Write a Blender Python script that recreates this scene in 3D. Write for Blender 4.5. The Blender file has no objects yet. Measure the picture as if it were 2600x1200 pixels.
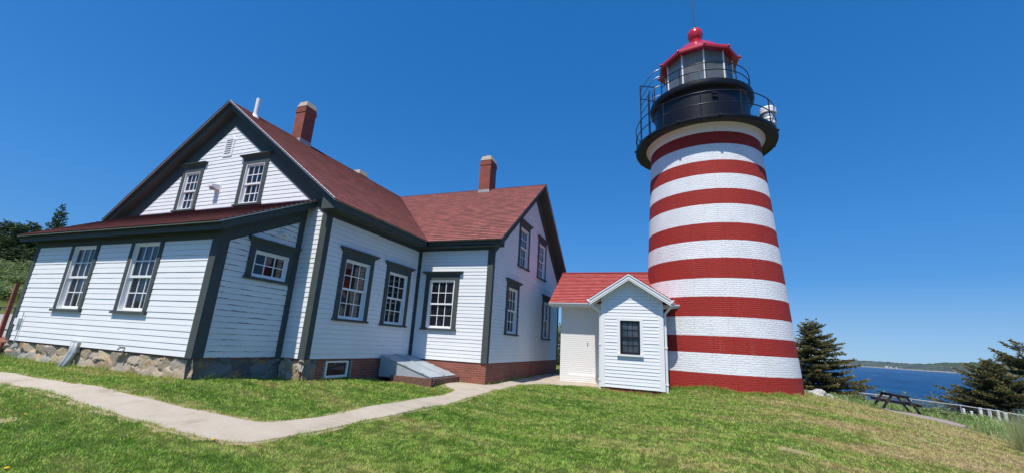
import bpy, bmesh, math, random
import numpy as np
from mathutils import Vector, Matrix

# ------------------------------------------------------------------ camera, sky, sun
SC = bpy.context.scene
COL = SC.collection
YAW, PITCH, ROLL, FPX = -0.3754, 0.2510, 0.0575, 1058.3
CAM = Vector((8.067, -7.741, 0.6105))
def cam_axes():
    f = Vector((math.sin(YAW)*math.cos(PITCH), math.cos(YAW)*math.cos(PITCH), math.sin(PITCH)))
    r = Vector((math.cos(YAW), -math.sin(YAW), 0)); u = r.cross(f)
    c, s = math.cos(ROLL), math.sin(ROLL)
    return c*r+s*u, -s*r+c*u, f
_r, _u, _f = cam_axes()
cd = bpy.data.cameras.new('camera'); cam = bpy.data.objects.new('camera', cd); COL.objects.link(cam)
cd.sensor_fit = 'HORIZONTAL'; cd.sensor_width = 36.0; cd.lens = FPX/2600*36.0
cd.clip_start = 0.05; cd.clip_end = 40000
M = Matrix.Identity(4)
for i in range(3):
    M[i][0] = _r[i]; M[i][1] = _u[i]; M[i][2] = -_f[i]; M[i][3] = CAM[i]
cam.matrix_world = M
SC.camera = cam

SUN_TO = Vector((-0.05, -1.0, 1.9)).normalized()
SUN_EL = math.asin(SUN_TO.z); SUN_AZ = math.atan2(SUN_TO.x, SUN_TO.y)
SKY_GAM = 0.72
SKY_MUL, SKY_LIFT, SKY_SAT, SKY_TINT = 0.92, 0.08, 1.60, (0.86, 1.08, 1.32)
wd = bpy.data.worlds.new("World"); SC.world = wd; wd.use_nodes = True
wn = wd.node_tree.nodes; wl = wd.node_tree.links
sky = wn.new('ShaderNodeTexSky'); sky.sky_type = 'NISHITA'; sky.sun_disc = False
sky.sun_elevation = SUN_EL; sky.sun_rotation = SUN_AZ
sky.altitude = 20; sky.air_density = 1.0; sky.dust_density = 0.35; sky.ozone_density = 3.5
# the look of this clear maritime sky: sampled a little above each ray's own height, deeper blue
tc = wn.new('ShaderNodeTexCoord'); sx = wn.new('ShaderNodeSeparateXYZ'); cx = wn.new('ShaderNodeCombineXYZ')
zm = wn.new('ShaderNodeMath'); zm.operation = 'MULTIPLY_ADD'; zm.inputs[1].default_value = SKY_MUL; zm.inputs[2].default_value = SKY_LIFT
wl.new(tc.outputs['Generated'], sx.inputs[0]); wl.new(sx.outputs[2], zm.inputs[0])
wl.new(sx.outputs[0], cx.inputs[0]); wl.new(sx.outputs[1], cx.inputs[1]); wl.new(zm.outputs[0], cx.inputs[2])
nz = wn.new('ShaderNodeVectorMath'); nz.operation = 'NORMALIZE'; wl.new(cx.outputs[0], nz.inputs[0]); wl.new(nz.outputs[0], sky.inputs[0])
hs = wn.new('ShaderNodeHueSaturation')
sr = wn.new('ShaderNodeMapRange'); sr.inputs['From Min'].default_value = 0.0; sr.inputs['From Max'].default_value = 0.15
sr.inputs['To Min'].default_value = 1.06; sr.inputs['To Max'].default_value = SKY_SAT; wl.new(sx.outputs[2], sr.inputs['Value']); wl.new(sr.outputs[0], hs.inputs['Saturation'])
vr = wn.new('ShaderNodeMapRange'); vr.inputs['From Min'].default_value = 0.0; vr.inputs['From Max'].default_value = 0.25
vr.inputs['To Min'].default_value = 0.88; vr.inputs['To Max'].default_value = 1.03; wl.new(sx.outputs[2], vr.inputs['Value']); wl.new(vr.outputs[0], hs.inputs['Value'])
tn = wn.new('ShaderNodeVectorMath'); tn.operation = 'MULTIPLY'; tn.inputs[1].default_value = SKY_TINT
bg = wn['Background']; bg.inputs['Strength'].default_value = 0.104
gm = wn.new('ShaderNodeGamma'); gm.inputs[1].default_value = SKY_GAM
wl.new(sky.outputs[0], gm.inputs[0]); wl.new(gm.outputs[0], hs.inputs['Color']); wl.new(hs.outputs[0], tn.inputs[0]); wl.new(tn.outputs[0], bg.inputs['Color'])
sd = bpy.data.lights.new('sun', 'SUN'); sun = bpy.data.objects.new('sun', sd); COL.objects.link(sun)
sd.energy = 3.1; sd.angle = math.radians(0.53); sd.color = (1.0, 0.945, 0.85)
sun.rotation_euler = (-SUN_TO).to_track_quat('-Z', 'Y').to_euler()
SC.view_settings.view_transform = 'Standard'; SC.view_settings.look = 'None'
SC.view_settings.gamma = 1.0; SC.view_settings.exposure = 0.75
SC.cycles.max_bounces = 6; SC.cycles.transparent_max_bounces = 12
SC.cycles.use_denoising = True
RNG = random.Random(7); NR = np.random.default_rng(11)

# ------------------------------------------------------------------ terrain height
CTRL = np.array([
(-7.9,-2.02,-.42),(-4,-2.02,-.43),(-.75,-2.02,-.43),(-.75,-1,-.47),(0,0,-.50),(0,2.1,-.57),(0,4.2,-.61),(2.74,4.25,-.62),(2.74,8.5,-.62),
(2.74,12.4,-.60),(3.95,8.5,-.63),(5.7,7.3,-.70),(7.75,7.3,-.67),(8.1,8.4,-.48),(8.57,7.66,-.44),(9.82,7.49,-.47),(10.79,7.8,-.48),
(11.78,8.79,-.53),(12,11,-.6),(8.07,-7.74,-1.0),(3,-5,-.92),(-3,-6,-.85),(-8,-6,-.72),(14,-3,-1.35),(11,-1,-1.02),(5,1,-.85),(8,3,-.76),
(12,4,-.85),(18.1,19.5,-1.52),(17.4,17.2,-1.47),(15.1,16.5,-1.05),(17.6,10.3,-1.48),(13.86,3.35,-1.14),(17.75,12.7,-1.50),(13.2,13.5,-.80),(19.2,17.6,-1.62),
(21.6,39.5,-2.65),(25.5,36.7,-2.75),(29.5,33,-2.85),(21,28,-2.1),(25,27,-2.4),(20.6,41.3,-2.8),(33,39,-3.3),(15,27,-1.5),
(35,48,-6),(25,56,-8),(46,46,-16),(45,30,-12),(40,20,-8),(28,12,-4),(23,5,-3.2),(20,0,-2.6),(0,50,-2),
(-13.7,-.2,-.42),(-12,8,-.1),(-20,2,.1),(-26,4,.9),(-35.5,7.3,2.9),
(-45,9,4.6),(-60,15,7),(-14,20,.5),(1,20,-.6),(-5,30,0),(-20,35,2),(10,-20,-2),(-10,-20,-1),(30,-15,-5),(60,0,-26),(60,40,-28),(40,60,-28),(-30,-20,0)], float)
def _mq(d2): return np.sqrt(d2+1.0)
_A = _mq(((CTRL[:,None,:2]-CTRL[None,:,:2])**2).sum(-1))
_n = len(CTRL); _K = np.zeros((_n+1,_n+1)); _K[:_n,:_n] = _A; _K[_n,:_n] = 1; _K[:_n,_n] = 1
_W = np.linalg.solve(_K, np.append(CTRL[:,2], 0))
def ground(x, y):
    x = np.atleast_1d(np.asarray(x,float)); y = np.atleast_1d(np.asarray(y,float))
    out = np.full(x.shape, _W[-1])
    for i in range(_n): out = out + _W[i]*_mq((x-CTRL[i,0])**2+(y-CTRL[i,1])**2)
    return out + 0.018*np.sin(x*1.7+.6*y)*np.sin(y*1.3-.4*x) + 0.010*np.sin(x*4.1)*np.cos(y*3.7)
def gz(x, y): return float(ground(x, y)[0])

# ------------------------------------------------------------------ object helpers
def link(o, parent=None):
    COL.objects.link(o)
    if parent is not None: o.parent = parent
    return o
def tag(o, label=None, cat=None, group=None, kind=None):
    if label: o['label'] = label
    if cat: o['category'] = cat
    if group: o['group'] = group
    if kind: o['kind'] = kind
    return o
def empty(name, loc, label, cat, group=None, rotz=0.0):
    o = bpy.data.objects.new(name, None); o.empty_display_size = .3
    o.location = loc; o.rotation_euler = (0,0,rotz); link(o)
    return tag(o, label, cat, group)
class MB:
    """collects faces (with optional uv) for ONE mesh object"""
    def __init__(s): s.v=[]; s.f=[]; s.uv=[]; s.mi=[]
    def face(s, pts, uv=None, mi=0):
        b=len(s.v); s.v += [tuple(p) for p in pts]; s.f.append(tuple(range(b,b+len(pts))))
        s.uv.append(uv if uv else [(0,0)]*len(pts)); s.mi.append(mi)
    def box8(s, c, mi=0):
        # c: 4 bottom points ccw + 4 top points
        for q in ((3,2,1,0),(4,5,6,7),(0,1,5,4),(1,2,6,5),(2,3,7,6),(3,0,4,7)):
            p=[Vector(c[i]) for i in q]; e1=(p[1]-p[0]); e2=(p[3]-p[0]); n=e1.cross(e2)
            if abs(n.z)>max(abs(n.x),abs(n.y)): uv=[(a.x,a.y) for a in p]
            elif abs(n.y)>abs(n.x): uv=[(a.x,a.z) for a in p]
            else: uv=[(a.y,a.z) for a in p]
            s.face(p,uv,mi)
    def box(s, a, b, mi=0):
        x0,y0,z0=a; x1,y1,z1=b
        s.box8([(x0,y0,z0),(x1,y0,z0),(x1,y1,z0),(x0,y1,z0),(x0,y0,z1),(x1,y0,z1),(x1,y1,z1),(x0,y1,z1)],mi)
    def wbox(s, W, u0,u1,z0,z1,n0,n1,mi=0):
        P=W.p
        s.box8([P(u0,z0,n1),P(u1,z0,n1),P(u1,z0,n0),P(u0,z0,n0),P(u0,z1,n1),P(u1,z1,n1),P(u1,z1,n0),P(u0,z1,n0)],mi)
    def wprism(s, W, poly, n0, n1, mi=0):
        """poly: list of (u,z) in W, extruded n0..n1"""
        a=[W.p(u,z,n1) for u,z in poly]; b=[W.p(u,z,n0) for u,z in poly]
        s.face(a,[(u,z) for u,z in poly],mi); s.face(b[::-1],[(u,z) for u,z in poly][::-1],mi)
        k=len(poly)
        for i in range(k):
            j=(i+1)%k; s.face([a[j],a[i],b[i],b[j]],None,mi)
    def tube(s, pts, r, seg=8, mi=0, cap=True):
        pts=[Vector([float(q) for q in p]) for p in pts]; rs=[float(q) for q in r] if isinstance(r,(list,tuple)) else [float(r)]*len(pts)
        rings=[]; prev=None
        for i,p in enumerate(pts):
            t=(pts[min(i+1,len(pts)-1)]-pts[max(i-1,0)]).normalized()
            ref=prev if prev is not None else (Vector((0,0,1)) if abs(t.z)<.9 else Vector((1,0,0)))
            a=(ref-t*ref.dot(t))
            if a.length<1e-6: a=t.orthogonal()
            a.normalize(); b=t.cross(a); prev=a
            base=len(s.v)
            for k in range(seg):
                an=2*math.pi*k/seg; s.v.append(tuple(p+rs[i]*(math.cos(an)*a+math.sin(an)*b)))
            rings.append(base)
        for i in range(len(rings)-1):
            for k in range(seg):
                k2=(k+1)%seg
                s.f.append((rings[i]+k,rings[i]+k2,rings[i+1]+k2,rings[i+1]+k)); s.uv.append([(0,0)]*4); s.mi.append(mi)
        if cap:
            s.f.append(tuple(rings[0]+k for k in range(seg))[::-1]); s.uv.append([(0,0)]*seg); s.mi.append(mi)
            s.f.append(tuple(rings[-1]+k for k in range(seg))); s.uv.append([(0,0)]*seg); s.mi.append(mi)
    def lathe(s, prof, seg=64, c=(0,0), a0=0.0, cap=False, uvr=None, mi=0, span=2*math.pi):
        base=len(s.v); full = abs(span-2*math.pi)<1e-6; m = seg if full else seg+1
        for (r,z) in prof:
            for k in range(m):
                a=a0+span*k/seg; s.v.append((c[0]+r*math.cos(a),c[1]+r*math.sin(a),z))
        for i in range(len(prof)-1):
            for k in range(seg):
                k2=(k+1)%m if full else k+1
                s.f.append((base+i*m+k,base+i*m+k2,base+(i+1)*m+k2,base+(i+1)*m+k)); s.mi.append(mi)
                R=uvr if uvr else 1.0
                s.uv.append([(span*k/seg*R,prof[i][1]),(span*(k+1)/seg*R,prof[i][1]),(span*(k+1)/seg*R,prof[i+1][1]),(span*k/seg*R,prof[i+1][1])])
        if cap:
            s.f.append(tuple(base+k for k in range(m))[::-1]); s.uv.append([(0,0)]*m); s.mi.append(mi)
            s.f.append(tuple(base+(len(prof)-1)*m+k for k in range(m))); s.uv.append([(0,0)]*m); s.mi.append(mi)
    def sphere(s, c, r, seg=16, rings=10, sz=1.0, mi=0):
        pr=[(max(1e-4,r*math.sin(math.pi*i/rings)), c[2]-r*sz*math.cos(math.pi*i/rings)) for i in range(rings+1)]
        s.lathe(pr,seg,(c[0],c[1]),mi=mi)
    def build(s, name, mat, parent=None, smooth=False, bevel=0.0):
        me=bpy.data.meshes.new(name); me.from_pydata(s.v,[],s.f)
        uvl=me.uv_layers.new(name='UVMap')
        flat=[c for u in s.uv for p in u for c in p]; uvl.data.foreach_set('uv',flat)
        for m in (mat if isinstance(mat,(list,tuple)) else [mat]): me.materials.append(m)
        me.polygons.foreach_set('material_index',s.mi)
        if smooth: me.polygons.foreach_set('use_smooth',[True]*len(s.f))
        me.update()
        o=bpy.data.objects.new(name,me); link(o,parent)
        if parent is not None: o.matrix_parent_inverse = world_of(parent).inverted()
        if bevel>0:
            b=o.modifiers.new('edge','BEVEL'); b.width=bevel; b.segments=2; b.limit_method='ANGLE'; b.angle_limit=math.radians(40)
        return o
def world_of(o):
    m=o.matrix_basis.copy()
    if o.parent is not None: m = world_of(o.parent) @ o.matrix_parent_inverse @ m
    return m
class Wall:
    def __init__(s,O,u,n): s.O=Vector(O); s.u=Vector(u).normalized(); s.n=Vector(n).normalized()
    def p(s,u,z,n=0.0): return s.O+s.u*u+Vector((0,0,z))+s.n*n

# ------------------------------------------------------------------ materials
def mat(name, col, rough=.6, metal=0.0, spec=.5, noise=None, bump=None, coat=0.0):
    """noise=(scale, amount) varies the colour, bump=(scale, strength)"""
    m=bpy.data.materials.new(name); m.use_nodes=True; nt=m.node_tree; N=nt.nodes; L=nt.links
    b=N['Principled BSDF']; b.inputs['Base Color'].default_value=(*col,1); b.inputs['Roughness'].default_value=rough
    b.inputs['Metallic'].default_value=metal; b.inputs['Specular IOR Level'].default_value=spec; b.inputs['Coat Weight'].default_value=coat
    if noise or bump: geo=N.new('ShaderNodeNewGeometry')
    if noise:
        n=N.new('ShaderNodeTexNoise'); n.inputs['Scale'].default_value=noise[0]; n.inputs['Detail'].default_value=6; n.inputs['Roughness'].default_value=.65
        L.new(geo.outputs['Position'],n.inputs['Vector'])
        r=N.new('ShaderNodeMapRange'); r.inputs['From Min'].default_value=.25; r.inputs['From Max'].default_value=.75
        r.inputs['To Min'].default_value=1-noise[1]; r.inputs['To Max'].default_value=1+noise[1]
        L.new(n.outputs['Fac'],r.inputs['Value'])
        v=N.new('ShaderNodeVectorMath'); v.operation='SCALE'; v.inputs[0].default_value=col; L.new(r.outputs[0],v.inputs['Scale']); L.new(v.outputs[0],b.inputs['Base Color'])
    if bump:
        n2=N.new('ShaderNodeTexNoise'); n2.inputs['Scale'].default_value=bump[0]; n2.inputs['Detail'].default_value=4
        L.new(geo.outputs['Position'],n2.inputs['Vector'])
        bp=N.new('ShaderNodeBump'); bp.inputs['Strength'].default_value=bump[1]; bp.inputs['Distance'].default_value=.02
        L.new(n2.outputs['Fac'],bp.inputs['Height']); L.new(bp.outputs[0],b.inputs['Normal'])
    return m
def nd(nt,t,**kw):
    n=nt.nodes.new(t)
    for k,v in kw.items():
        if k in n.inputs: n.inputs[k].default_value=v
        else: setattr(n,k,v)
    return n
def mth(nt,op,a,b=None,clamp=False):
    n=nt.nodes.new('ShaderNodeMath'); n.operation=op; n.use_clamp=clamp
    for i,x in enumerate((a,b)):
        if x is None: continue
        if isinstance(x,(int,float)): n.inputs[i].default_value=x
        else: nt.links.new(x,n.inputs[i])
    return n.outputs[0]
def mix(nt,fac,a,b):
    n=nt.nodes.new('ShaderNodeMix'); n.data_type='RGBA'
    for sock,x in ((n.inputs[0],fac),(n.inputs[6],a),(n.inputs[7],b)):
        if isinstance(x,(int,float)): sock.default_value=x
        elif isinstance(x,tuple): sock.default_value=(*x,1)
        else: nt.links.new(x,sock)
    return n.outputs[2]
def ramp(nt,val,stops,interp='LINEAR'):
    n=nt.nodes.new('ShaderNodeValToRGB'); n.color_ramp.interpolation=interp; e=n.color_ramp.elements
    while len(e)<len(stops): e.new(.5)
    for k,(p,c) in enumerate(stops): e[k].position=p; e[k].color=(*c,1) if len(c)==3 else c
    nt.links.new(val,n.inputs[0]); return n.outputs[0]

WHITE=(.78,.785,.79)
M_SIDE = mat('white_siding', WHITE, .6, spec=.25, noise=(1.3,.045), bump=(60,.05))
M_WHITE= mat('white_paint', (.80,.80,.80), .42, noise=(3,.03))
M_TRIM = mat('dark_green_grey_paint', (.074,.088,.087), .75, spec=.10, noise=(5,.12), bump=(40,.05))
M_DRIP = mat('pale_metal_edge', (.80,.81,.80), .4, noise=(4,.06))
M_BLACKP=mat('black_gloss_paint', (.0065,.007,.010), .38, spec=.3, noise=(6,.3), bump=(7,.10))
M_RAIL = mat('black_rail_paint', (.014,.015,.02), .3)
M_REDGLOSS=mat('red_gloss_paint', (.52,.012,.022), .22, coat=.4, noise=(8,.06))
M_GALV = mat('grey_painted_steel', (.36,.40,.43), .42, noise=(3,.08), bump=(9,.05))
M_PVC  = mat('grey_pvc', (.38,.40,.41), .45, noise=(8,.08))
M_LEAD = mat('grey_flashing', (.33,.34,.35), .5, noise=(14,.35))
M_CAPST= mat('pale_mortar_cap', (.41,.35,.27), .85, noise=(20,.25), bump=(30,.5))
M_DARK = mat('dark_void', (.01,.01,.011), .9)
M_BLKSASH=mat('black_window_sash', (.016,.014,.015), .38)
M_TIMBER=mat('weathered_brown_timber', (.17,.085,.062), .75, noise=(9,.35), bump=(25,.5))
M_TABLE=mat('dark_stained_wood', (.034,.022,.022), .62, noise=(7,.35), bump=(30,.3))
M_REDWOOD=mat('rust_red_wood', (.30,.105,.06), .7, noise=(8,.3), bump=(30,.3))
M_GREYPOST=mat('grey_weathered_wood', (.68,.69,.67), .8, noise=(9,.15), bump=(20,.4))
M_CHAIN=mat('galvanised_wire', (.40,.42,.43), .5, metal=.2)
M_PALERAIL=mat('pale_grey_rail', (.52,.54,.54), .5)
M_ROCK=mat('pale_granite_rock', (.44,.42,.39), .85, noise=(6,.3), bump=(9,.7))
M_BARK=mat('grey_spruce_bark', (.075,.06,.05), .9, noise=(12,.35), bump=(25,.7))

def glass_mat(name, tint=(.007,.008,.010), ior=1.55, bumps=.03):
    m=bpy.data.materials.new(name); m.use_nodes=True; nt=m.node_tree; nt.nodes.clear()
    out=nd(nt,'ShaderNodeOutputMaterial'); g=nd(nt,'ShaderNodeBsdfGlossy'); g.inputs['Roughness'].default_value=.012
    g.inputs['Color'].default_value=(.92,.94,.98,1)
    d=nd(nt,'ShaderNodeBsdfDiffuse'); fr=nd(nt,'ShaderNodeFresnel'); fr.inputs['IOR'].default_value=ior
    geo=nd(nt,'ShaderNodeNewGeometry'); no=nd(nt,'ShaderNodeTexNoise'); no.inputs['Scale'].default_value=1.6; no.inputs['Detail'].default_value=1
    nt.links.new(geo.outputs['Position'],no.inputs['Vector'])
    bp=nd(nt,'ShaderNodeBump'); bp.inputs['Strength'].default_value=bumps; bp.inputs['Distance'].default_value=.05
    nt.links.new(no.outputs['Fac'],bp.inputs['Height']); nt.links.new(bp.outputs[0],g.inputs['Normal'])
    n2=nd(nt,'ShaderNodeTexNoise'); n2.inputs['Scale'].default_value=2.3; nt.links.new(geo.outputs['Position'],n2.inputs['Vector'])
    c=ramp(nt,n2.outputs['Fac'],[(.35,tint),(.7,tuple(t*2.6 for t in tint))]); nt.links.new(c,d.inputs['Color'])
    mx=nd(nt,'ShaderNodeMixShader'); nt.links.new(fr.outputs[0],mx.inputs[0]); nt.links.new(d.outputs[0],mx.inputs[1]); nt.links.new(g.outputs[0],mx.inputs[2])
    nt.links.new(mx.outputs[0],out.inputs[0]); return m
M_GLASS=glass_mat('window_glass')
def clear_glass(name):
    m=bpy.data.materials.new(name); m.use_nodes=True; nt=m.node_tree; nt.nodes.clear()
    out=nd(nt,'ShaderNodeOutputMaterial'); g=nd(nt,'ShaderNodeBsdfGlossy'); g.inputs['Roughness'].default_value=.02
    t=nd(nt,'ShaderNodeBsdfTransparent'); t.inputs['Color'].default_value=(.90,.92,.93,1)
    fr=nd(nt,'ShaderNodeFresnel'); fr.inputs['IOR'].default_value=1.5
    df=nd(nt,'ShaderNodeBsdfDiffuse'); df.inputs['Color'].default_value=(.80,.81,.80,1)   # pale diffuse layer mixed unevenly over the panes
    geo=nd(nt,'ShaderNodeNewGeometry'); no=nd(nt,'ShaderNodeTexNoise'); no.inputs['Scale'].default_value=2.2; no.inputs['Detail'].default_value=6; nt.links.new(geo.outputs['Position'],no.inputs['Vector'])
    ff=nd(nt,'ShaderNodeMapRange'); ff.inputs['From Min'].default_value=.3; ff.inputs['From Max'].default_value=.7; ff.inputs['To Min'].default_value=.09; ff.inputs['To Max'].default_value=.17; nt.links.new(no.outputs['Fac'],ff.inputs['Value'])
    m0=nd(nt,'ShaderNodeMixShader'); nt.links.new(ff.outputs[0],m0.inputs[0]); nt.links.new(t.outputs[0],m0.inputs[1]); nt.links.new(df.outputs[0],m0.inputs[2])
    mx=nd(nt,'ShaderNodeMixShader'); nt.links.new(fr.outputs[0],mx.inputs[0]); nt.links.new(m0.outputs[0],mx.inputs[1]); nt.links.new(g.outputs[0],mx.inputs[2])
    nt.links.new(mx.outputs[0],out.inputs[0]); return m
M_CLEAR=clear_glass('clear_glass')

def brick_mat(name, c1, c2, mortar, bw=.21, rh=.068, ms=.008, bump=.5, rough=.85, spot=.3, moff=.5):
    m=bpy.data.materials.new(name); m.use_nodes=True; nt=m.node_tree; b=nt.nodes['Principled BSDF']; L=nt.links
    uv=nd(nt,'ShaderNodeUVMap'); br=nd(nt,'ShaderNodeTexBrick'); br.offset=moff
    for k,v in (('Color1',(*c1,1)),('Color2',(*c2,1)),('Mortar',(*mortar,1)),('Scale',1.0),('Mortar Size',ms),('Mortar Smooth',.3),('Bias',0.0),('Brick Width',bw),('Row Height',rh)): br.inputs[k].default_value=v
    no=nd(nt,'ShaderNodeTexNoise'); no.inputs['Scale'].default_value=7; no.inputs['Detail'].default_value=5; L.new(uv.outputs[0],no.inputs['Vector'])
    ds=nd(nt,'ShaderNodeVectorMath'); ds.operation='MULTIPLY_ADD'; L.new(no.outputs['Color'],ds.inputs[0]); ds.inputs[1].default_value=(.012,.010,0); L.new(uv.outputs[0],ds.inputs[2])
    L.new(ds.outputs[0],br.inputs['Vector'])
    n2=nd(nt,'ShaderNodeTexNoise'); n2.inputs['Scale'].default_value=2.2; n2.inputs['Detail'].default_value=8; L.new(uv.outputs[0],n2.inputs['Vector'])
    f=mth(nt,'MULTIPLY_ADD',n2.outputs['Fac'],2*spot); nt.nodes[-1].inputs[2].default_value=1-spot
    sc=nd(nt,'ShaderNodeVectorMath'); sc.operation='SCALE'; L.new(br.outputs['Color'],sc.inputs[0]); L.new(f,sc.inputs['Scale']); L.new(sc.outputs[0],b.inputs['Base Color'])
    h=mth(nt,'MULTIPLY_ADD',br.outputs['Fac'],-1.0); nt.nodes[-1].inputs[2].default_value=1
    h2=mth(nt,'MULTIPLY_ADD',no.outputs['Fac'],.5); L.new(h,nt.nodes[-1].inputs[2])
    bp=nd(nt,'ShaderNodeBump'); bp.inputs['Strength'].default_value=bump; bp.inputs['Distance'].default_value=.012
    L.new(h2,bp.inputs['Height']); L.new(bp.outputs[0],b.inputs['Normal']); b.inputs['Roughness'].default_value=rough
    return m
M_BRICK=brick_mat('red_brick',(.30,.075,.045),(.21,.055,.038),(.25,.17,.13))
M_CHIMB=brick_mat('chimney_brick',(.33,.07,.04),(.22,.05,.035),(.20,.10,.07),rh=.07,spot=.35)
M_WBRICK=brick_mat('white_painted_brick',(.79,.78,.765),(.77,.755,.74),(.74,.73,.71),bw=.22,rh=.072,ms=.009,bump=.55,rough=.6,spot=.04)

def shingle_mat(name, c1, c2, dark, bw, rh, var=.4, ms=.004):
    m=bpy.data.materials.new(name); m.use_nodes=True; nt=m.node_tree; b=nt.nodes['Principled BSDF']; L=nt.links
    uv=nd(nt,'ShaderNodeUVMap'); br=nd(nt,'ShaderNodeTexBrick'); br.offset=.41; br.offset_frequency=2; br.squash=.75; br.squash_frequency=3
    for k,v in (('Color1',(*c1,1)),('Color2',(*c2,1)),('Mortar',(*dark,1)),('Scale',1.0),('Mortar Size',ms),('Mortar Smooth',.2),('Bias',0.0),('Brick Width',bw),('Row Height',rh)): br.inputs[k].default_value=v
    L.new(uv.outputs[0],br.inputs['Vector'])
    n2=nd(nt,'ShaderNodeTexNoise'); n2.inputs['Scale'].default_value=1.1; n2.inputs['Detail'].default_value=7; L.new(uv.outputs[0],n2.inputs['Vector'])
    n3=nd(nt,'ShaderNodeTexNoise'); n3.inputs['Scale'].default_value=180; L.new(uv.outputs[0],n3.inputs['Vector'])
    f=mth(nt,'MULTIPLY_ADD',n2.outputs['Fac'],var*1.6); nt.nodes[-1].inputs[2].default_value=1-var*.8
    f2=mth(nt,'MULTIPLY_ADD',n3.outputs['Fac'],.7); nt.nodes[-1].inputs[2].default_value=.65
    f3=mth(nt,'MULTIPLY',f,f2)
    sc=nd(nt,'ShaderNodeVectorMath'); sc.operation='SCALE'; L.new(br.outputs['Color'],sc.inputs[0]); L.new(f3,sc.inputs['Scale']); L.new(sc.outputs[0],b.inputs['Base Color'])
    bp=nd(nt,'ShaderNodeBump'); bp.inputs['Strength'].default_value=.5; bp.inputs['Distance'].default_value=.004
    hh=mth(nt,'SUBTRACT',n3.outputs['Fac'],br.outputs['Fac']); L.new(hh,bp.inputs['Height']); L.new(bp.outputs[0],b.inputs['Normal']); b.inputs['Roughness'].default_value=.95; b.inputs['Specular IOR Level'].default_value=.12
    return m
M_SHINGLE=shingle_mat('red_brown_shingles',(.325,.112,.098),(.185,.078,.070),(.085,.038,.033),.33,.143,.20,.006)
M_REDSHIN=shingle_mat('red_wood_shingles',(.52,.135,.130),(.44,.095,.092),(.22,.04,.04),.19,.125,.14,.003)

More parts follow.
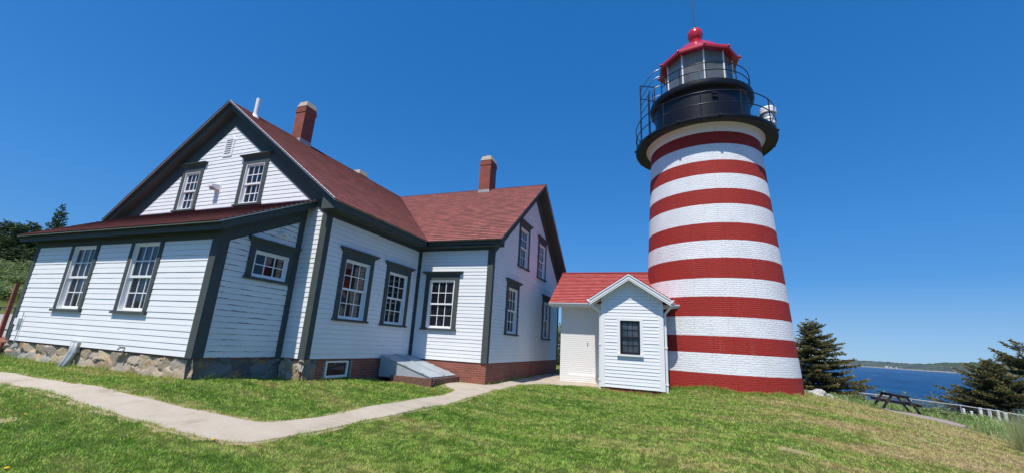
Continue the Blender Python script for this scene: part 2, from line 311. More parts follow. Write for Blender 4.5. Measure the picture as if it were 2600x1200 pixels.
def tower_mat():
    m=bpy.data.materials.new('banded_tower_paint'); m.use_nodes=True; nt=m.node_tree; b=nt.nodes['Principled BSDF']; L=nt.links
    uv=nd(nt,'ShaderNodeUVMap'); sep=nd(nt,'ShaderNodeSeparateXYZ'); L.new(uv.outputs[0],sep.inputs[0])
    no=nd(nt,'ShaderNodeTexNoise'); no.inputs['Scale'].default_value=5; no.inputs['Detail'].default_value=5; L.new(uv.outputs[0],no.inputs['Vector'])
    br=nd(nt,'ShaderNodeTexBrick'); br.offset=.5
    for k,v in (('Color1',(1,1,1,1)),('Color2',(.86,.86,.86,1)),('Mortar',(0,0,0,1)),('Scale',1.0),('Mortar Size',.008),('Mortar Smooth',.5),('Brick Width',.95),('Row Height',.070)): br.inputs[k].default_value=v
    ds=nd(nt,'ShaderNodeVectorMath'); ds.operation='MULTIPLY_ADD'; L.new(no.outputs['Color'],ds.inputs[0]); ds.inputs[1].default_value=(.30,.036,0); L.new(uv.outputs[0],ds.inputs[2]); L.new(ds.outputs[0],br.inputs['Vector'])
    geo=nd(nt,'ShaderNodeNewGeometry'); sp=nd(nt,'ShaderNodeSeparateXYZ'); L.new(geo.outputs['Position'],sp.inputs[0])
    zz=mth(nt,'MULTIPLY_ADD',no.outputs['Fac'],.02); L.new(sp.outputs['Z'],nt.nodes[-1].inputs[2])
    fz=mth(nt,'MULTIPLY_ADD',zz,.1); nt.nodes[-1].inputs[2].default_value=.1-.001
    B=[.024,.654,1.223,1.837,2.502,3.139,3.809,4.457,5.085,5.771,6.372,6.93,7.496,8.148,8.67]
    red=(.345,.034,.027); wh=(.78,.785,.80)
    st=[(0,red)]+[((z+1)/10,(wh if i%2==0 else red)) for i,z in enumerate(B)]
    st[-1]=((B[-1]+1)/10,wh)
    c=ramp(nt,fz,st,'CONSTANT')
    n2=nd(nt,'ShaderNodeTexNoise'); n2.inputs['Scale'].default_value=1.6; n2.inputs['Detail'].default_value=8; L.new(uv.outputs[0],n2.inputs['Vector'])
    f=mth(nt,'MULTIPLY_ADD',n2.outputs['Fac'],.30); nt.nodes[-1].inputs[2].default_value=.85
    # thin vertical run-off streaks and missing flecks of paint
    mp=nd(nt,'ShaderNodeMapping'); mp.inputs['Scale'].default_value=(2.6,.22,1); L.new(uv.outputs[0],mp.inputs[0])
    n5=nd(nt,'ShaderNodeTexNoise'); n5.inputs['Scale'].default_value=2.0; n5.inputs['Detail'].default_value=7; n5.inputs['Roughness'].default_value=.7; L.new(mp.outputs[0],n5.inputs['Vector'])
    sk=nd(nt,'ShaderNodeMapRange'); sk.inputs['From Min'].default_value=.56; sk.inputs['From Max'].default_value=.78; sk.inputs['To Max'].default_value=.13; L.new(n5.outputs['Fac'],sk.inputs['Value'])
    n6=nd(nt,'ShaderNodeTexNoise'); n6.inputs['Scale'].default_value=9; n6.inputs['Detail'].default_value=8; n6.inputs['Roughness'].default_value=.75; L.new(uv.outputs[0],n6.inputs['Vector'])
    fl=nd(nt,'ShaderNodeMapRange'); fl.inputs['From Min'].default_value=.70; fl.inputs['From Max'].default_value=.73; fl.inputs['To Max'].default_value=.75; L.new(n6.outputs['Fac'],fl.inputs['Value'])
    c=mix(nt,sk.outputs[0],c,(.42,.33,.27)); c=mix(nt,fl.outputs[0],c,(.30,.24,.21))
    sc=nd(nt,'ShaderNodeVectorMath'); sc.operation='SCALE'; L.new(c,sc.inputs[0]); L.new(f,sc.inputs['Scale']); L.new(sc.outputs[0],b.inputs['Base Color'])
    h=mth(nt,'MULTIPLY_ADD',br.outputs['Fac'],-1.0); nt.nodes[-1].inputs[2].default_value=1
    n4=nd(nt,'ShaderNodeTexNoise'); n4.inputs['Scale'].default_value=14; n4.inputs['Detail'].default_value=4; L.new(uv.outputs[0],n4.inputs['Vector'])
    h2=mth(nt,'MULTIPLY_ADD',n4.outputs['Fac'],.9); L.new(h,nt.nodes[-1].inputs[2])
    bp=nd(nt,'ShaderNodeBump'); bp.inputs['Strength'].default_value=.8; bp.inputs['Distance'].default_value=.024
    L.new(h2,bp.inputs['Height']); L.new(bp.outputs[0],b.inputs['Normal']); b.inputs['Roughness'].default_value=.75; b.inputs['Specular IOR Level'].default_value=.2
    return m
M_TOWER=tower_mat()

def worn_mat():
    m=bpy.data.materials.new('peeling_white_siding'); m.use_nodes=True; nt=m.node_tree; b=nt.nodes['Principled BSDF']; L=nt.links
    geo=nd(nt,'ShaderNodeNewGeometry'); sep=nd(nt,'ShaderNodeSeparateXYZ'); L.new(geo.outputs['Position'],sep.inputs[0])
    ph=mth(nt,'DIVIDE',mth(nt,'ADD',sep.outputs['Z'],1.2),.12); fr=mth(nt,'FRACT',ph); ri=mth(nt,'FLOOR',ph)
    cmb=nd(nt,'ShaderNodeCombineXYZ'); L.new(sep.outputs['Y'],cmb.inputs[0]); L.new(ri,cmb.inputs[1])
    no=nd(nt,'ShaderNodeTexNoise'); no.inputs['Scale'].default_value=3.2; no.inputs['Detail'].default_value=7; no.inputs['Roughness'].default_value=.7
    L.new(cmb.outputs[0],no.inputs['Vector'])
    thr=mth(nt,'MULTIPLY_ADD',fr,1.1); nt.nodes[-1].inputs[2].default_value=.475
    chip=mth(nt,'GREATER_THAN',no.outputs['Fac'],thr)
    n2=nd(nt,'ShaderNodeTexNoise'); n2.inputs['Scale'].default_value=2; L.new(geo.outputs['Position'],n2.inputs['Vector'])
    base=ramp(nt,n2.outputs['Fac'],[(.3,(.70,.70,.70)),(.7,(.77,.775,.77))])
    L.new(mix(nt,chip,base,(.16,.145,.13)),b.inputs['Base Color']); b.inputs['Roughness'].default_value=.6
    return m
M_WORN=worn_mat()

def attr_mat(name, rough=.85, bumpscale=22, bump=.5):
    m=bpy.data.materials.new(name); m.use_nodes=True; nt=m.node_tree; b=nt.nodes['Principled BSDF']; L=nt.links
    a=nd(nt,'ShaderNodeAttribute'); a.attribute_name='Col'
    geo=nd(nt,'ShaderNodeNewGeometry'); no=nd(nt,'ShaderNodeTexNoise'); no.inputs['Scale'].default_value=bumpscale; no.inputs['Detail'].default_value=7; L.new(geo.outputs['Position'],no.inputs['Vector'])
    f=mth(nt,'MULTIPLY_ADD',no.outputs['Fac'],.8); nt.nodes[-1].inputs[2].default_value=.6
    sc=nd(nt,'ShaderNodeVectorMath'); sc.operation='SCALE'; L.new(a.outputs['Color'],sc.inputs[0]); L.new(f,sc.inputs['Scale']); L.new(sc.outputs[0],b.inputs['Base Color'])
    bp=nd(nt,'ShaderNodeBump'); bp.inputs['Strength'].default_value=bump; bp.inputs['Distance'].default_value=.02; L.new(no.outputs['Fac'],bp.inputs['Height']); L.new(bp.outputs[0],b.inputs['Normal'])
    b.inputs['Roughness'].default_value=rough; return m
M_STONE=attr_mat('rubble_stone')

def lawn_color(nt, pos):
    """green / dry straw mix by place; shared by soil and blades"""
    L=nt.links
    sep=nd(nt,'ShaderNodeSeparateXYZ'); L.new(pos,sep.inputs[0])
    # along-slope stretched coordinates on the right-hand bank
    mp=nd(nt,'ShaderNodeMapping'); mp.inputs['Rotation'].default_value=(0,0,math.radians(66)); mp.inputs['Scale'].default_value=(.5,1.7,1)
    L.new(pos,mp.inputs[0])
    n1=nd(nt,'ShaderNodeTexNoise'); n1.inputs['Scale'].default_value=.8; n1.inputs['Detail'].default_value=6; n1.inputs['Roughness'].default_value=.62; L.new(mp.outputs[0],n1.inputs['Vector'])
    n2=nd(nt,'ShaderNodeTexNoise'); n2.inputs['Scale'].default_value=3.1; n2.inputs['Detail'].default_value=5; L.new(pos,n2.inputs['Vector'])
    side=nd(nt,'ShaderNodeMapRange'); side.interpolation_type='SMOOTHSTEP'
    for k,v in (('From Min',7.5),('From Max',13.5),('To Min',0.0),('To Max',.17)): side.inputs[k].default_value=v
    s=mth(nt,'MULTIPLY_ADD',sep.outputs['Y'],-.10); L.new(sep.outputs['X'],nt.nodes[-1].inputs[2]); L.new(s,side.inputs['Value'])
    v=mth(nt,'ADD',mth(nt,'ADD',mth(nt,'MULTIPLY',n1.outputs['Fac'],.75),mth(nt,'MULTIPLY',n2.outputs['Fac'],.25)),side.outputs[0])
    return v
def soil_mat():
    m=bpy.data.materials.new('lawn_soil'); m.use_nodes=True; nt=m.node_tree; b=nt.nodes['Principled BSDF']; L=nt.links
    geo=nd(nt,'ShaderNodeNewGeometry'); v=lawn_color(nt,geo.outputs['Position'])
    n3=nd(nt,'ShaderNodeTexNoise'); n3.inputs['Scale'].default_value=45; n3.inputs['Detail'].default_value=4; L.new(geo.outputs['Position'],n3.inputs['Vector'])
    c=ramp(nt,v,[(.40,(.060,.100,.022)),(.55,(.105,.125,.034)),(.64,(.20,.155,.07)),(.74,(.30,.22,.125))])
    f=mth(nt,'MULTIPLY_ADD',n3.outputs['Fac'],1.0); nt.nodes[-1].inputs[2].default_value=.5
    sc=nd(nt,'ShaderNodeVectorMath'); sc.operation='SCALE'; L.new(c,sc.inputs[0]); L.new(f,sc.inputs['Scale']); L.new(sc.outputs[0],b.inputs['Base Color'])
    bp=nd(nt,'ShaderNodeBump'); bp.inputs['Strength'].default_value=.7; bp.inputs['Distance'].default_value=.03; L.new(n3.outputs['Fac'],bp.inputs['Height']); L.new(bp.outputs[0],b.inputs['Normal'])
    b.inputs['Roughness'].default_value=.95; b.inputs['Specular IOR Level'].default_value=.1; return m
M_SOIL=soil_mat()
def leafy(name, stops, rnd='rnd', trans=.35, lawn=False, rough=.6):
    m=bpy.data.materials.new(name); m.use_nodes=True; nt=m.node_tree; nt.nodes.clear(); L=nt.links
    out=nd(nt,'ShaderNodeOutputMaterial'); a=nd(nt,'ShaderNodeAttribute'); a.attribute_name=rnd
    if lawn:
        geo=nd(nt,'ShaderNodeNewGeometry'); v=lawn_color(nt,geo.outputs['Position'])
        val=mth(nt,'ADD',v,mth(nt,'MULTIPLY',mth(nt,'SUBTRACT',a.outputs['Fac'],.5),.30))
    else: val=a.outputs['Fac']
    c=ramp(nt,val,stops)
    d=nd(nt,'ShaderNodeBsdfPrincipled'); d.inputs['Roughness'].default_value=rough; d.inputs['Specular IOR Level'].default_value=.25; L.new(c,d.inputs['Base Color'])
    t=nd(nt,'ShaderNodeBsdfTranslucent'); L.new(c,t.inputs['Color'])
    mx=nd(nt,'ShaderNodeMixShader'); mx.inputs[0].default_value=trans; L.new(d.outputs[0],mx.inputs[1]); L.new(t.outputs[0],mx.inputs[2]); L.new(mx.outputs[0],out.inputs[0]); return m
M_GRASS=leafy('mown_grass',[(.30,(.085,.200,.018)),(.41,(.205,.390,.042)),(.53,(.40,.52,.100)),(.66,(.53,.45,.175)),(.80,(.62,.50,.27))],lawn=True)
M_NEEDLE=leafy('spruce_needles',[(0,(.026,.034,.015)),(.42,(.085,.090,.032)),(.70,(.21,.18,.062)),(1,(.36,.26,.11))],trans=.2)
M_NEEDLE2=leafy('green_spruce_needles',[(0,(.022,.042,.020)),(.55,(.06,.10,.034)),(1,(.15,.19,.065))],trans=.15)
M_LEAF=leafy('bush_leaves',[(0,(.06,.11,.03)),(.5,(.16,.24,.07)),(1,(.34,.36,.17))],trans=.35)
M_WEED=leafy('tall_weeds',[(0,(.13,.25,.045)),(.6,(.30,.44,.12)),(1,(.58,.56,.32))],trans=.4)

def concrete():
    m=bpy.data.materials.new('buff_concrete'); m.use_nodes=True; nt=m.node_tree; b=nt.nodes['Principled BSDF']; L=nt.links
    geo=nd(nt,'ShaderNodeNewGeometry'); n1=nd(nt,'ShaderNodeTexNoise'); n1.inputs['Scale'].default_value=1.4; n1.inputs['Detail'].default_value=9; n1.inputs['Roughness'].default_value=.7; L.new(geo.outputs['Position'],n1.inputs['Vector'])
    n2=nd(nt,'ShaderNodeTexNoise'); n2.inputs['Scale'].default_value=90; n2.inputs['Detail'].default_value=3; L.new(geo.outputs['Position'],n2.inputs['Vector'])
    c=ramp(nt,n1.outputs['Fac'],[(.28,(.29,.24,.175)),(.45,(.42,.36,.285)),(.7,(.48,.42,.34))])
    f=mth(nt,'MULTIPLY_ADD',n2.outputs['Fac'],.5); nt.nodes[-1].inputs[2].default_value=.75
    sc=nd(nt,'ShaderNodeVectorMath'); sc.operation='SCALE'; L.new(c,sc.inputs[0]); L.new(f,sc.inputs['Scale']); L.new(sc.outputs[0],b.inputs['Base Color'])
    bp=nd(nt,'ShaderNodeBump'); bp.inputs['Strength'].default_value=.35; bp.inputs['Distance'].default_value=.01; L.new(n2.outputs['Fac'],bp.inputs['Height']); L.new(bp.outputs[0],b.inputs['Normal'])
    b.inputs['Roughness'].default_value=.9; return m
M_CONC=concrete()
def sea_mat():
    m=bpy.data.materials.new('sea_water'); m.use_nodes=True; nt=m.node_tree; b=nt.nodes['Principled BSDF']; L=nt.links
    geo=nd(nt,'ShaderNodeNewGeometry'); mp=nd(nt,'ShaderNodeMapping'); mp.inputs['Rotation'].default_value=(0,0,.5); mp.inputs['Scale'].default_value=(1,.35,1); L.new(geo.outputs['Position'],mp.inputs[0])
    n1=nd(nt,'ShaderNodeTexNoise'); n1.inputs['Scale'].default_value=.09; n1.inputs['Detail'].default_value=9; n1.inputs['Roughness'].default_value=.7; L.new(mp.outputs[0],n1.inputs['Vector'])
    n2=nd(nt,'ShaderNodeTexNoise'); n2.inputs['Scale'].default_value=.022; n2.inputs['Detail'].default_value=9; n2.inputs['Roughness'].default_value=.72; L.new(mp.outputs[0],n2.inputs['Vector'])
    c=ramp(nt,n2.outputs['Fac'],[(.36,(.002,.030,.095)),(.52,(.004,.062,.17)),(.66,(.014,.115,.25)),(.74,(.10,.22,.33))]); L.new(c,b.inputs['Base Color'])
    bp=nd(nt,'ShaderNodeBump'); bp.inputs['Strength'].default_value=1.0; bp.inputs['Distance'].default_value=5.0; L.new(n1.outputs['Fac'],bp.inputs['Height']); L.new(bp.outputs[0],b.inputs['Normal'])
    b.inputs['Roughness'].default_value=.45; b.inputs['IOR'].default_value=1.33; b.inputs['Specular IOR Level'].default_value=.2; return m
M_SEA=sea_mat()
def hill_mat():
    m=bpy.data.materials.new('forested_shore'); m.use_nodes=True; nt=m.node_tree; b=nt.nodes['Principled BSDF']; L=nt.links
    geo=nd(nt,'ShaderNodeNewGeometry'); n1=nd(nt,'ShaderNodeTexNoise'); n1.inputs['Scale'].default_value=.0045; n1.inputs['Detail'].default_value=9; n1.inputs['Roughness'].default_value=.65; L.new(geo.outputs['Position'],n1.inputs['Vector'])
    sep=nd(nt,'ShaderNodeSeparateXYZ'); L.new(geo.outputs['Position'],sep.inputs[0])
    c=ramp(nt,n1.outputs['Fac'],[(.38,(.022,.038,.026)),(.52,(.045,.07,.03)),(.66,(.085,.11,.045))])
    low=nd(nt,'ShaderNodeMapRange'); low.inputs['From Min'].default_value=-21; low.inputs['From Max'].default_value=-15; low.inputs['To Min'].default_value=1; low.inputs['To Max'].default_value=0; L.new(sep.outputs['Z'],low.inputs['Value'])
    L.new(mix(nt,low.outputs[0],c,(.26,.24,.21)),b.inputs['Base Color']); b.inputs['Roughness'].default_value=1; b.inputs['Specular IOR Level'].default_value=0; return m
M_HILL=hill_mat()

# ------------------------------------------------------------------ the house
D1,WG,D2,S_,LL,L_ = 4.25,2.7365,12.522,.7487,7.1388,2.0215
HE,HR,R_,E_,G_,EW,RW,GW = 3.7655,7.2806,4.3371,.4789,.3506,.3806,4.1358,.4005
HL,HL2,GL,EL = 2.6756,3.9254,.3458,.3368
HF = 3.5627; YR = D1+RW; YB = D1+2*RW
X0 = -2*R_; XL = -S_-LL
MP = (HR-HE)/(R_+E_)          # main pitch
WP = (HR-HE)/(RW+EW)
LP = (HL2-HL)/(L_+EL)
house = empty('keepers_house',(-3.0,3.0,-.6),'white clapboard keeper house with dark green-grey trim and reddish brown shingle roofs','house')

wLF=Wall((XL,-L_,0),(1,0,0),(0,-1,0)); wLR=Wall((-S_,-L_,0),(0,1,0),(1,0,0)); wMF=Wall((X0,0,0),(1,0,0),(0,-1,0))
wMR=Wall((0,0,0),(0,1,0),(1,0,0)); wWF=Wall((0,D1,0),(1,0,0),(0,-1,0)); wWG=Wall((WG,D1,0),(0,1,0),(1,0,0))
EXP=.12
def siding(W, name, z0, z1, lo, hi, opens, m=None, parent=house, exp=EXP, nb=.015, nt=.005, seed=0, groove=.005):
    """overlapping boards; lo(z), hi(z) give the wall's extent; opens = [(u0,u1,z0,z1)]"""
    mb=MB(); z=z0; rnd=random.Random(seed+5)
    while z<z1-1e-4:
        ze=min(z+exp,z1); zg=ze-groove if ze<z1-1e-4 else ze
        cuts=sorted({z,ze,zg}|{c for o in opens for c in (o[2],o[3]) if z<c<ze})
        jit=rnd.uniform(-.003,.003); tilt=rnd.uniform(-.0015,.0015)
        split=rnd.random()
        for a,b in zip(cuts[:-1],cuts[1:]):
            mid=(a+b)/2
            act=sorted([(o[0],o[1]) for o in opens if o[2]<mid<o[3]])
            la,lb,ha,hb=lo(a),lo(b),hi(a),hi(b)
            edges=[]; lft=(la,lb)
            for o in act:
                edges.append((lft,(o[0],o[0]))); lft=(o[1],o[1])
            edges.append((lft,(ha,hb)))
            if mid>zg: na=nbb=-.018
            else:
                na=nb+jit-(nb-nt)*(a-z)/exp; nbb=nb+jit-(nb-nt)*(b-z)/exp
            out=[]
            for (l,h) in edges:
                if min(h)-max(l)>1.3 and split<.75:
                    u=max(l)+.3+(min(h)-max(l)-.6)*((split*7.31)%1.0); out+= [(l,(u-.0015,u-.0015)),((u+.0015,u+.0015),h)]
                else: out.append((l,h))
            for (l,h) in out:
                if max(h)-min(l)<1e-3: continue
                l=(min(l[0],h[0]),min(l[1],h[1]))
                mb.face([W.p(l[0],a,na-tilt),W.p(h[0],a,na+tilt),W.p(h[1],b,nbb+tilt),W.p(l[1],b,nbb-tilt)],[(l[0],a),(h[0],a),(h[1],b),(l[1],b)])
                if abs(a-z)<1e-5:
                    mb.face([W.p(l[0],a,-.018),W.p(h[0],a,-.018),W.p(h[0],a,na+tilt),W.p(l[0],a,na-tilt)])
        z=ze
    return mb.build(name, m or M_SIDE, parent)
def const(c): return lambda z:c

# ---- windows
def window(W, u0,u1,z0,z1, parent, cap=True, casing=.155, trim=M_TRIM, white=M_WHITE, cols=3, rows=2, double=True, top_casing=None, sill=True, name='window', pane=None, hood=.12, sillw=None):
    """opening u0..u1, z0..z1 in wall W; the casing is the window, sashes/panes its sub-parts"""
    pane=pane or M_GLASS
    mb=MB(); f=.032; tc=casing if top_casing is None else top_casing
    mb.wbox(W,u0-casing,u0,z0-.0,z1+tc,0,f); mb.wbox(W,u1,u1+casing,z0-.0,z1+tc,0,f); mb.wbox(W,u0,u1,z1,z1+tc,0,f-.002)
    o=mb.build(name,trim,parent,bevel=.004)
    if sill:
        s=MB(); sw=casing+.03 if sillw is None else sillw
        s.box8([W.p(u0-sw,z0-.062,.075),W.p(u1+sw,z0-.062,.075),W.p(u1+sw,z0-.062,0),W.p(u0-sw,z0-.062,0),W.p(u0-sw,z0-.012,.075),W.p(u1+sw,z0-.012,.075),W.p(u1+sw,z0-.001,0),W.p(u0-sw,z0-.001,0)])
        s.build('sill',trim,o,bevel=.004)
    if cap:
        c=MB(); a=u0-casing; b=u1+casing; zt=z1+tc
        def ring(z,n,d): return [W.p(a-d,z,n),W.p(b+d,z,n),W.p(b+d,z,0),W.p(a-d,z,0)]
        prof=[(zt,.036,.0),(zt+.03,.05,.02),(zt+.075,.10,.085),(zt+.10,.125,hood),(zt+.118,.125,hood)]
        for (za,na,da),(zb,nb_,db) in zip(prof[:-1],prof[1:]):
            A=ring(za,na,da); B=ring(zb,nb_,db)
            c.face([A[0],A[1],B[1],B[0]]); c.face([A[1],A[2],B[2],B[1]]); c.face([A[3],A[0],B[0],B[3]])
        c.face(ring(zt,.036,0)[::-1]); t=ring(zt+.118,.125,hood); t2=[t[0],t[1],W.p(b+hood,zt+.135,0),W.p(a-hood,zt+.135,0)]
        c.face(t2); c.face([t[1],t[2],t2[2]]); c.face([t[3],t[0],t2[3]])
        c.build('drip_cap',trim,o)
    # jamb lining
    j=MB(); dp=-.115
    j.wbox(W,u0,u0+.028,z0,z1,dp,f-.010); j.wbox(W,u1-.028,u1,z0,z1,dp,f-.010); j.wbox(W,u0+.028,u1-.028,z1-.028,z1,dp,f-.012); j.wbox(W,u0+.028,u1-.028,z0,z0+.022,dp,f+.0)
    j.build('frame',white,o)
    a,b=u0+.028,u1-.028; lo_,hi_=z0+.022,z1-.028; zm=(lo_+hi_)/2
    def sash(za,zb,n,name='sash'):
        s=MB(); st=.046; t=.034
        s.wbox(W,a,a+st,za,zb,n-t,n); s.wbox(W,b-st,b,za,zb,n-t,n); s.wbox(W,a+st,b-st,za,za+st*1.15,n-t,n-.001); s.wbox(W,a+st,b-st,zb-st,zb,n-t,n-.001)
        for i in range(1,cols):
            u=a+st+(b-a-2*st)*i/cols; s.wbox(W,u-.011,u+.011,za+st*1.15,zb-st,n-t+.008,n-.004)
        for i in range(1,rows):
            z=za+st+(zb-za-2*st)*i/rows; s.wbox(W,a+st,b-st,z-.011,z+.011,n-t+.009,n-.005)
        s.build('sash',white,o)
        g=MB()
        for i in range(cols):
            for k in range(rows):
                ua=a+st+(b-a-2*st)*i/cols; ub=a+st+(b-a-2*st)*(i+1)/cols; zc=za+st+(zb-za-2*st)*k/rows; zd=za+st+(zb-za-2*st)*(k+1)/rows
                e=[RNG.uniform(-.0009,.0009) for _ in range(4)]; q=n-.022
                g.face([W.p(ua,zc,q+e[0]),W.p(ub,zc,q+e[1]),W.p(ub,zd,q+e[1]+e[3]-e[0]),W.p(ua,zd,q+e[3])],[(ua,zc),(ub,zc),(ub,zd),(ua,zd)])
        g.build('pane',pane,o)
    if double:
        sash(zm-.022,hi_,-.030); sash(lo_,zm+.022,-.068)
    else: sash(lo_,hi_,-.030)
    return o
def vbox(W,u0,u1,z0,z1): return (u0,u1,z0,z1)

OW={}  # openings per wall: (u0,u1,z0,z1)
OW['LF']=[(-6.06-XL,-5.10-XL,.83,2.38),(-3.57-XL,-2.64-XL,.84,2.385)]
OW['LR']=[(-1.19+L_,-.29+L_,1.755,2.35)]
OW['MF']=[(-6.12-X0,-5.43-X0,4.0,5.23),(-3.42-X0,-2.67-X0,4.01,5.24)]
OW['MR']=[(.82,1.78,1.0,2.55),(2.69,3.64,.985,2.545)]
OW['WF']=[(.50,1.445,.965,2.52)]
OW['WG']=[(5.69-D1,6.63-D1,.955,2.515),(9.98-D1,10.90-D1,.92,2.48),(6.65-D1,7.58-D1,3.47,4.95),(9.02-D1,9.94-D1,3.43,4.89)]

mainz=lambda x:HR-MP*abs(x+R_)
FR_M=.62    # vertical drop from roof plane to the top of gable siding
gm=HR-MP*R_  # roof plane height over main wall corner (x=0)
# rake frieze lower edge on the main gable: z = 6.62 - MP*|x+R|
ap=6.60
siding(wMF,'gable_wall',3.72,ap,lambda z:R_-(ap-z)/MP,lambda z:min(2*R_,R_+(ap-z)/MP),OW['MF'],seed=1)
siding(wMF,'corner_strip_wall',0,3.84,const(2*R_-S_-.02),lambda z:min(2*R_,R_+(ap-z)/MP+.10) if z>3.3 else 2*R_,[],seed=2)
siding(wMR,'side_wall',0,3.50,const(0),const(D1),OW['MR'],seed=3)
siding(wLF,'lean_to_front_wall',0,2.42,const(0),const(LL),OW['LF'],exp=.1215,seed=4)
siding(wLR,'lean_to_side_wall',0,3.60,lambda z:max(0,(z-2.30)/LP),const(L_),OW['LR'],m=M_WORN,exp=.12,seed=5)
siding(wWF,'wing_front_wall',0,3.52,const(0),const(WG),OW['WF'],seed=6,exp=.112)
apw=6.55
siding(wWG,'wing_gable_wall',0,apw,lambda z:max(0,RW-(apw-z)/WP),lambda z:min(2*RW,RW+(apw-z)/WP),OW['WG'],seed=7,exp=.112)
# plain rear and far-side walls
mb=MB(); mb.box((X0,YB-.1,-.05),(WG-.02,YB,3.6)); mb.box((X0,.06,-.05),(X0+.1,YB-.1,3.6)); mb.box((XL,-L_+.06,0),(XL+.1,-.02,2.5))
mb.build('rear_wall',M_SIDE,house)
mb=MB(); mb.face([(XL,-L_+.06,2.5),(XL,-.02,2.5),(XL,-.02,3.6)]); mb.build('rear_wall',M_SIDE,house)
mb=MB(); mb.face([(X0,YB,3.6),(WG,YB,3.6),(WG,YB,3.7),(X0+R_,YB,7.0),(X0,YB,3.7)]); mb.build('rear_wall',M_SIDE,house)

# corner boards
def cboard(W,u0,u1,z0,z1,n=.032,nm='corner_board'):
    mb=MB(); mb.wbox(W,u0,u1,z0,z1,-.004,n); return mb.build(nm,M_TRIM,house,bevel=.003)
cw=.17
def cpair(Wa,ua0,ua1,za,Wb,ub0,ub1,zb,z0=-.01):
    mb=MB(); mb.wbox(Wa,ua0,ua1,z0,za,-.004,.032); mb.wbox(Wb,ub0,ub1,z0,zb,-.004,.031); return mb.build('corner_board',M_TRIM,house,bevel=.003)
cpair(wMF,2*R_-.17,2*R_+.032,3.52,wMR,0,.13,3.53)
cpair(wLF,LL-.17,LL+.032,2.46,wLR,0,.20,2.62)
cpair(wWF,WG-.17,WG+.032,3.54,wWG,0,.11,3.66)
cboard(wLF,-.02,.13,-.01,2.46); cboard(wLR,L_-.16,L_-.0,-.01,3.36)
mb=MB(); mb.wbox(wMR,D1-.10,D1-.032,-.01,3.52,-.004,.030); mb.wbox(wWF,0.0,.085,-.01,3.53,-.004,.032); mb.build('corner_board',M_TRIM,house)
cboard(wWG,2*RW-.12,2*RW+.02,-.01,3.66)

# frieze boards
for arg in ((wMR,-.02,D1-.02,3.48,3.60),(wWF,.02,WG+.036,3.50,3.63),(wLF,-.03,LL+.034,2.39,2.60)):
    mb=MB(); mb.wbox(*arg,-.004,.036); mb.build('frieze_board',M_TRIM,house)
def slopeband(W,ua,za,ub,zb,h,n0,n1,mb):
    """band under a sloping line from (ua,za) to (ub,zb), vertical depth h"""
    mb.wprism(W,[(ua,za-h),(ub,zb-h),(ub,zb),(ua,za)],n0,n1)
lz=lambda y:HL2+LP*y
for arg in ((wMF,-.4,mainz(X0-.4)-.17,R_,HR-.17,.50,-.002,.034),(wMF,R_,HR-.17,2*R_+.02,mainz(.02)-.17,.50,-.002,.034),
    (wWG,0,HR-WP*RW-.13,RW,HR-.13,.58,-.002,.034),(wWG,RW,HR-.13,2*RW,HR-WP*RW-.13,.58,-.002,.034),(wLR,-.02,lz(-L_)-.20,L_-.002,lz(0)-.20,.34,-.002,.036)):
    mb=MB(); slopeband(*arg,mb); mb.build('rake_frieze',M_TRIM,house)

# windows
for (u0,u1,z0,z1) in OW['LF']: window(wLF,u0,u1,z0,z1,house,cap=False,casing=.125,top_casing=.02)
for (u0,u1,z0,z1) in OW['LR']: window(wLR,u0,u1,z0,z1,house,double=False,casing=.145,hood=.09)
for (u0,u1,z0,z1) in OW['MF']: window(wMF,u0,u1,z0,z1,house,casing=.15,hood=.10)
for w_,k in ((wMR,'MR'),(wWF,'WF'),(wWG,'WG')):
    for (u0,u1,z0,z1) in OW[k]: window(w_,u0,u1,z0,z1,house,casing=.16)

# ---- roofs
def plane_roof(name, P0, dirv, up, polys, m, courses=.143, butt=.015, parent=house, top=.002, base=.012):
    """P0 on the eave line, dirv along the eave, up = unit upslope; polys=[(t0,t1,l0,l1,r0,r1)] trapezoids in (u,t)"""
    mb=MB(); d=Vector(dirv).normalized(); w=Vector(up).normalized(); n=d.cross(w)
    if n.z<0: n=-n
    P0=Vector(P0)
    for (t0,t1,l0,l1,r0,r1) in polys:
        t=t0
        while t<t1-1e-4:
            te=min((math.floor(t/courses+1e-6)+1)*courses,t1)
            A=lambda s:(l0+(l1-l0)*(s-t0)/(t1-t0), r0+(r1-r0)*(s-t0)/(t1-t0))
            (la,ra),(lb,rb)=A(t),A(te)
            pa=lambda u,s,h:P0+d*u+w*s+n*h
            mb.face([pa(la,t,base+butt),pa(ra,t,base+butt),pa(rb,te,base+top),pa(lb,te,base+top)],[(la,t),(ra,t),(rb,te),(lb,te)])
            mb.face([pa(la,t,0),pa(ra,t,0),pa(ra,t,base+butt),pa(la,t,base+butt)],[(la,t),(ra,t),(ra,t),(la,t)])
            mb.face([pa(la,t,0),pa(la,t,base+butt),pa(lb,te,base+top),pa(lb,te,0)]); mb.face([pa(ra,t,base+butt),pa(ra,t,0),pa(rb,te,0),pa(rb,te,base+top)])
            t=te
    return mb.build(name,m,parent)
SLM=math.hypot(1,MP); SLW=math.hypot(1,WP); SLL=math.hypot(1,LP)
HM=(R_+E_)*SLM; HW=(RW+EW)*SLW
roof=empty('roof',(0,0,0),None,None); roof.parent=house; roof.matrix_parent_inverse=world_of(house).inverted()
YE=YB+EW
yv0=D1-EW
